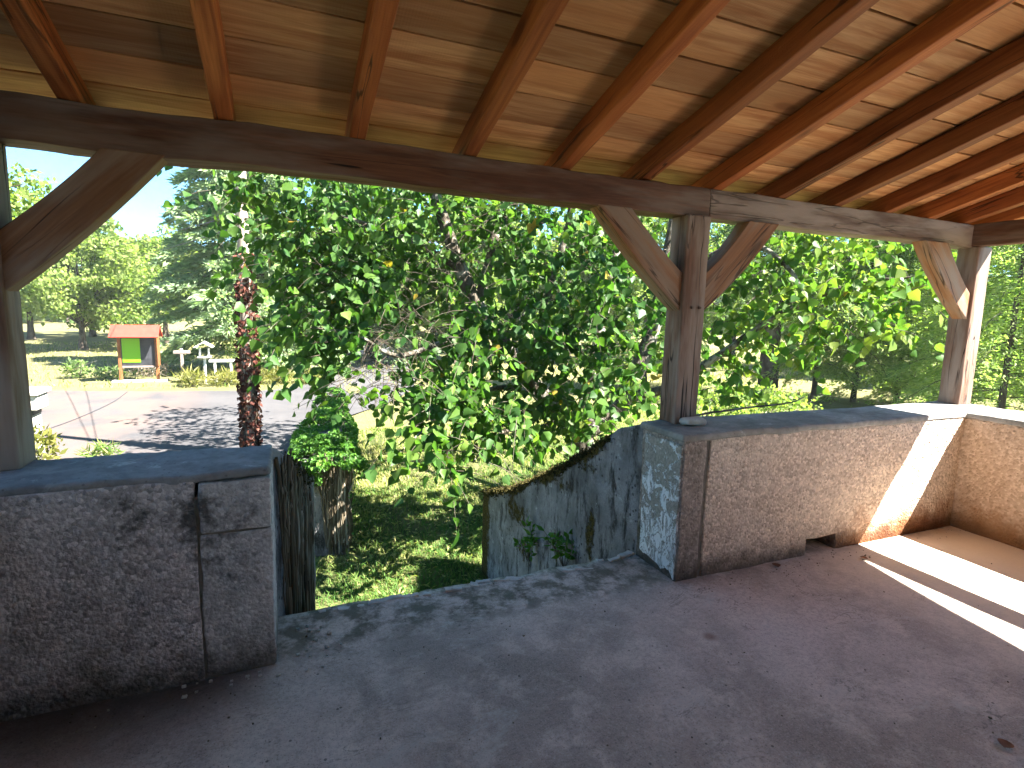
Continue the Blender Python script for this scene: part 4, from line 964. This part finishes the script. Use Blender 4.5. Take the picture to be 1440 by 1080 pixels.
for z0, end, lb in ((3.23, (-15.56, 47.5, 5.34), 'upper of the two thin wires crossing the sky from the pole'), (3.0, (-13.4, 46.5, 4.78), 'lower of the two thin wires crossing the sky from the pole')):
    a = np.array([-2.97, 9.64, z0]); b = np.array(end); b2 = b + (b - a) * .8; tt = np.linspace(0, 1, 24)[:, None]
    p = a * (1 - tt) + b2 * tt; p[:, 2] -= (4 * tt * (1 - tt))[:, 0] * .35
    V, F = tube_arrays(p, np.full(24, .009), 5); tag(link('overhead_wire', np_mesh('overhead_wire', V, F), None, M['wire']), lb, 'wire', 'overhead wires')
fp = empty('utility_pole', (-26.2, 78, GZ), 'distant pole carrying the wires beyond the orchard trees', 'pole')
V, F = tube_arrays([(-26.0, 77.7, GZ), (-26.0, 77.7, 7.4)], [.14, .11], 10); link('pole', np_mesh('pole', V, F), fp, M['postwood'])

# ------------------------------------------------------------------ notice board and posts across the drive
def bx(name, lo, hi, mat, parent, r=.006): return rough_box(name, lo, hi, mat, parent, step=.3, r=r, amp=.0015, sc=3)
def notice_board():
    t = empty('notice_board', (-7.35, 22.2, GZ), 'red roofed wooden notice board with bright green poster across the drive', 'notice board')
    Y = 22.2; z0 = .12
    bx('post', (-7.99, Y - .05, GZ - .1), (-7.89, Y + .05, .42), M['orange_wood'], t); bx('post', (-6.79, Y - .05, GZ - .1), (-6.69, Y + .05, .42), M['orange_wood'], t)
    bx('panel', (-7.88, Y - .015, -.95), (-6.80, Y + .015, .2), M['board_dark'], t)
    bx('poster', (-7.85, Y - .03, -.82), (-7.27, Y - .018, .1), M['green'], t, .002)
    bx('rail', (-7.88, Y - .04, -1.02), (-6.80, Y + .04, -.95), M['postwood'], t)
    # pitched roof: two slabs
    for sgn in (-1, 1):
        bm = bmesh.new(); bmesh.ops.create_cube(bm, size=1); bmesh.ops.scale(bm, verts=bm.verts, vec=(1.58, .62, .035))
        bmesh.ops.rotate(bm, verts=bm.verts, matrix=Matrix.Rotation(math.radians(-46) * sgn, 3, 'X') if sgn > 0 else Matrix.Rotation(math.radians(46), 3, 'X'))
        bmesh.ops.translate(bm, verts=bm.verts, vec=(-7.37, Y + .21 * sgn, .38)); bmesh.ops.bevel(bm, geom=bm.edges[:], offset=.006, segments=1, affect='EDGES')
        me = bpy.data.meshes.new('roof'); bm.to_mesh(me); bm.free(); link('roof', me, t, M['red'])
    bx('side_board', (-6.70, Y - .16, -.95), (-6.66, Y + .16, .22), M['orange_wood'], t)
    bx('kerb', (-8.2, Y - .2, GZ - .05), (-6.4, Y + .1, GZ + .06), M['stone'], t)
notice_board()
t = empty('signpost', (-5.83, 21.7, GZ), 'short wooden post with a crossbar between the notice board and bird table', 'post')
bx('post', (-5.88, 21.65, GZ - .1), (-5.78, 21.75, -.45), M['postwood'], t); bx('crossbar', (-6.1, 21.64, -.45), (-5.54, 21.76, -.33), M['postwood'], t); bx('cap', (-5.88, 21.67, -.33), (-5.79, 21.73, -.25), M['white'], t, .02)
t = empty('bird_table', (-5.0, 21.2, GZ), 'white bird table with a small roof in front of the cedar', 'bird table')
bx('post', (-5.04, 21.16, GZ - .1), (-4.96, 21.24, -.55), M['white'], t); bx('tray', (-5.22, 21.0, -.56), (-4.78, 21.4, -.52), M['white'], t)
for dx in (-.16, .13): 
    for dy in (-.15, .12): bx('strut', (-5.0 + dx, 21.2 + dy, -.52), (-4.97 + dx, 21.23 + dy, -.2), M['white'], t, .004)
for sgn in (-1, 1):
    bm = bmesh.new(); bmesh.ops.create_cube(bm, size=1); bmesh.ops.scale(bm, verts=bm.verts, vec=(.38, .62, .025)); bmesh.ops.rotate(bm, verts=bm.verts, matrix=Matrix.Rotation(math.radians(32) * sgn, 3, 'Y'))
    bmesh.ops.translate(bm, verts=bm.verts, vec=(-5.0 + .15 * sgn, 21.2, -.06)); me = bpy.data.meshes.new('roof'); bm.to_mesh(me); bm.free(); link('roof', me, t, M['white'])
t = empty('bench', (-4.4, 21.3, GZ), 'white backless bench standing right of the bird table', 'bench')
bx('seat', (-4.86, 21.15, -.74), (-3.95, 21.45, -.66), M['white'], t)
for x in (-4.7, -4.15): bx('leg', (x, 21.18, GZ - .05), (x + .07, 21.42, -.74), M['white'], t)

# stone box and yellow shrub by the left post
t = empty('planter', (-6.1, 9.1, GZ), 'cream stone trough on a dark foot left beyond the parapet', 'planter')
bx('trough', (-6.35, 8.85, -.31), (-5.98, 9.35, .0), M['stone'], t, .02); bx('rim', (-6.4, 8.8, -.05), (-5.94, 9.4, .03), M['stone'], t, .015); bx('foot', (-6.3, 8.92, -.4), (-6.06, 9.28, -.31), M['board_dark'], t); bx('pedestal', (-6.33, 8.9, GZ), (-6.08, 9.3, -.4), M['stone'], t)
def tuft(name, label, cat, x, y, z, h, r_, n, mat, leaf=.09, group=None, wr=.5):
    t = empty(name, (x, y, z), label, cat, group)
    p = rng.normal(0, 1, (n, 3)); p /= np.linalg.norm(p, axis=1, keepdims=True); p = np.array([x, y, z + h * .5]) + p * rng.uniform(.2, 1, (n, 1)) ** .5 * np.array([r_, r_, h * .5])
    V, F = leaf_cloud(p, np.array([0, 0, .4]) + rng.normal(0, .7, (n, 3)), leaf * rng.uniform(.5, 1.3, n), .3, DIA, DIA_F, wr); cloud_obj('foliage', V, F, rng.beta(2, 2, n), 4, t, mat)
    ps = [(smooth_path([(x, y, z), (x + rng.normal(0, .25) * r_, y + rng.normal(0, .25) * r_, z + h * .5), (x + rng.normal(0, .6) * r_, y + rng.normal(0, .6) * r_, z + h * .9)], 5), np.linspace(.012, .004, 5)) for _ in range(9)]
    link('stems', tubes_mesh('stems', ps, 4), t, M['bark'])
tuft('shrub', 'yellow leaved shrub under the stone trough at left', 'shrub', -6.0, 8.7, GZ, 1.05, .36, 420, M['yellow'], .14)
tuft('grass_tuft', 'pale green tuft at the near edge of the driveway', 'grass tuft', -5.45, 9.9, GZ, .35, .3, 260, M['grass'], .22, wr=.15)
tuft('weed', 'small green weed left of the notice board', 'weed', -9.7, 23.6, GZ, .75, .45, 260, M['conifer'], .2, wr=.5)
tuft('weed', 'low dark green weed beside the notice board post', 'weed', -8.7, 23.4, GZ, .4, .6, 260, M['conifer'], .18)
tuft('dry_shrub', 'brown dry brush behind the notice board legs', 'shrub', -7.3, 23.6, GZ, .6, .8, 420, M['stems'], .22, wr=.15)
for k, (x, y) in enumerate([(-5.35, 20.6), (-4.25, 20.5), (-3.3, 20.6), (-2.4, 20.6), (-1.3, 20.5)]):
    tuft('lily_clump', ['yellow green clump at the foot of the bird table', 'yellow green clump below the white bench', 'yellow green clump seen left of the pole', 'yellow green clump seen right of the pole', 'rightmost yellow green clump on the far verge'][k], 'plant', x, y, GZ, .5, .5, 420, M['yellow'], .36, 'clumps along the far verge', .12)
tuft('bush', 'yellow green bush right of the white bench', 'bush', -3.7, 23.6, GZ, 2.1, .9, 900, M['walnut'], .2)
# weeds by the right wing wall
def step_weed(x, y, z, h, label):
    t = empty('weed', (x, y, z), label, 'weed', 'weeds growing on the steps')
    P, D, ps = [], [], []
    for k in range(7):
        e = np.array([x + rng.normal(0, .09), y + rng.normal(0, .12), z + h * rng.uniform(.5, 1)]); p = smooth_path([(x, y, z), ((x + e[0]) / 2, (y + e[1]) / 2, z + h * .55), tuple(e)], 8); ps.append((p, np.linspace(.004, .002, 8)))
        for q in p[2:]:
            for s_ in (-1, 1): P.append(q); D.append((rng.normal(0, .6), rng.normal(0, .6), .35))
    P, D = np.array(P), np.array(D); n = len(P); V, F = leaf_cloud(P, D, .075 * rng.uniform(.6, 1.2, n), .3, DIA, DIA_F, .55); cloud_obj('foliage', V, F, rng.uniform(.1, .5, n), 4, t, M['ivy'], None)
    link('stems', tubes_mesh('stems', ps, 4), t, M['bark'])
step_weed(-.07, 1.9, -.78, .42, 'leafy weed against the mossy side wall, nearer its low end')
step_weed(-.06, 1.25, -.5, .3, 'leafy weed against the side wall, nearer the white painted pier')

# ------------------------------------------------------------------ grass blades on the near lawn
def grass():
    n = 150000
    u = rng.random(n); x = rng.uniform(-2.3, 9, n); y = 2.9 + (13 - 2.9) * u ** 1.5
    P = np.stack([x, y, np.zeros(n)], -1); ok = ~((x < -1.35) & (y > 4.3)) & ~((x > -.05) & (x < .3) & (y < 3.5)) & ~((y > 11.5) & (x < 2)); P = P[ok]
    dens = vnoise(P, 1.6, 41) + .5 * vnoise(P, 5, 42); P = P[rng.random(len(P)) < np.clip(.72 + .5 * dens, .18, 1)]
    n = len(P); P[:, 2] = lawn_z(P[:, 0], P[:, 1]) - .005
    a = rng.uniform(0, 2 * np.pi, n); L = rng.uniform(.035, .1, n); lean = rng.uniform(.3, 1.5, n); W = rng.uniform(.003, .006, n) * (1 + (P[:, 1] - 3) * .12)
    d = np.stack([np.cos(a), np.sin(a), np.zeros(n)], -1); s_ = np.stack([-np.sin(a), np.cos(a), np.zeros(n)], -1)
    m = P + d * (L * .35 * lean)[:, None] + np.array([0, 0, 1]) * (L * .6)[:, None]; e = P + d * (L * .95 * lean)[:, None] + np.array([0, 0, 1]) * (L * .85)[:, None]
    V = np.stack([P - s_ * W[:, None], P + s_ * W[:, None], m + s_ * (W * .8)[:, None], m - s_ * (W * .8)[:, None], e], 1).reshape(-1, 3)
    k = np.arange(n) * 5; F4 = np.stack([k, k + 1, k + 2, k + 3], -1); F3 = np.stack([k + 3, k + 2, k + 4], -1)
    F = np.concatenate([np.concatenate([F4[:, [0, 1, 2]], F4[:, [0, 2, 3]]]), F3])
    dry = vnoise(P, .7, 51) * .5 + vnoise(P, 2.4, 52) * .35 + np.clip((P[:, 1] - 5.2) * .22, -.15, .5); c = np.clip(.38 + dry * .55 + rng.normal(0, .17, n), 0, 1)  # straw tone varies at random; farther blades paled for the sunlit patch
    o = link('grass', np_mesh('grass', V, F, True, {'Col': ('FLOAT', 'POINT', np.repeat(c, 5))}), None, M['grass']); tag(o, 'short patchy grass at the foot of the steps', 'grass', kind='stuff')
    # fallen straw and dead leaves
    n = 2200; x = rng.uniform(-1.5, 3, n); y = rng.uniform(3.0, 6.5, n); P = np.stack([x, y, GZ + .03 + 0 * x], -1); P[:, 2] = lawn_z(x, y) + .03
    V, F = leaf_cloud(P, np.concatenate([rng.normal(0, 1, (n, 2)), rng.normal(0, .2, (n, 1))], 1), rng.uniform(.03, .11, n), .1, DIA, DIA_F, .4); o = cloud_obj('leaf_litter', V, F, rng.uniform(.65, 1, n), 4, None, M['grass']); tag(o, 'straw and fallen leaves scattered on the grass', 'litter')
    # rough meadow tufts farther out
    n = 26000; x = rng.uniform(-30, 34, n); y = rng.uniform(13, 45, n); P = np.stack([x, y, np.full(n, GZ - .02)], -1)
    onr = (y < 20.6 - .1 * 0) & (x < 30) & (y < np.interp(x, [-40, -22, -14, -9.7, -6.7, -1.2, 8, 16, 30], [24.9, 22.7, 21.4, 20.7, 19.9, 18.9, 18.1, 16.6, 11.6])); P = P[~onr]; n = len(P)
    V, F = leaf_cloud(P, np.array([0, 0, 1.]) + rng.normal(0, .35, (n, 3)), rng.uniform(.07, .22, n), .1, DIA, DIA_F, .3); o = cloud_obj('meadow_grass', V, F, np.clip(rng.normal(.78, .16, n), 0, 1), 4, None, M['grass']); tag(o, 'dry straw coloured meadow grass beyond the driveway', 'grass')
grass()

def haze():
    bm = bmesh.new(); bmesh.ops.create_cube(bm, size=1)
    bmesh.ops.scale(bm, verts=bm.verts, vec=(1500, 1300, 22)); bmesh.ops.translate(bm, verts=bm.verts, vec=(0, 300, GZ - 1.5 + 11))
    me = bpy.data.meshes.new('haze'); bm.to_mesh(me); bm.free()
    m = bpy.data.materials.new('haze'); m.use_nodes = True; t = m.node_tree; t.nodes.clear()
    v = t.nodes.new('ShaderNodeVolumePrincipled'); v.inputs['Color'].default_value = (.9, .95, 1, 1); v.inputs['Density'].default_value = .0005
    o_ = t.nodes.new('ShaderNodeOutputMaterial'); t.links.new(v.outputs[0], o_.inputs['Volume'])
    tag(link('haze', me, None, m), 'thin pale summer haze', 'haze', kind='stuff')
haze()
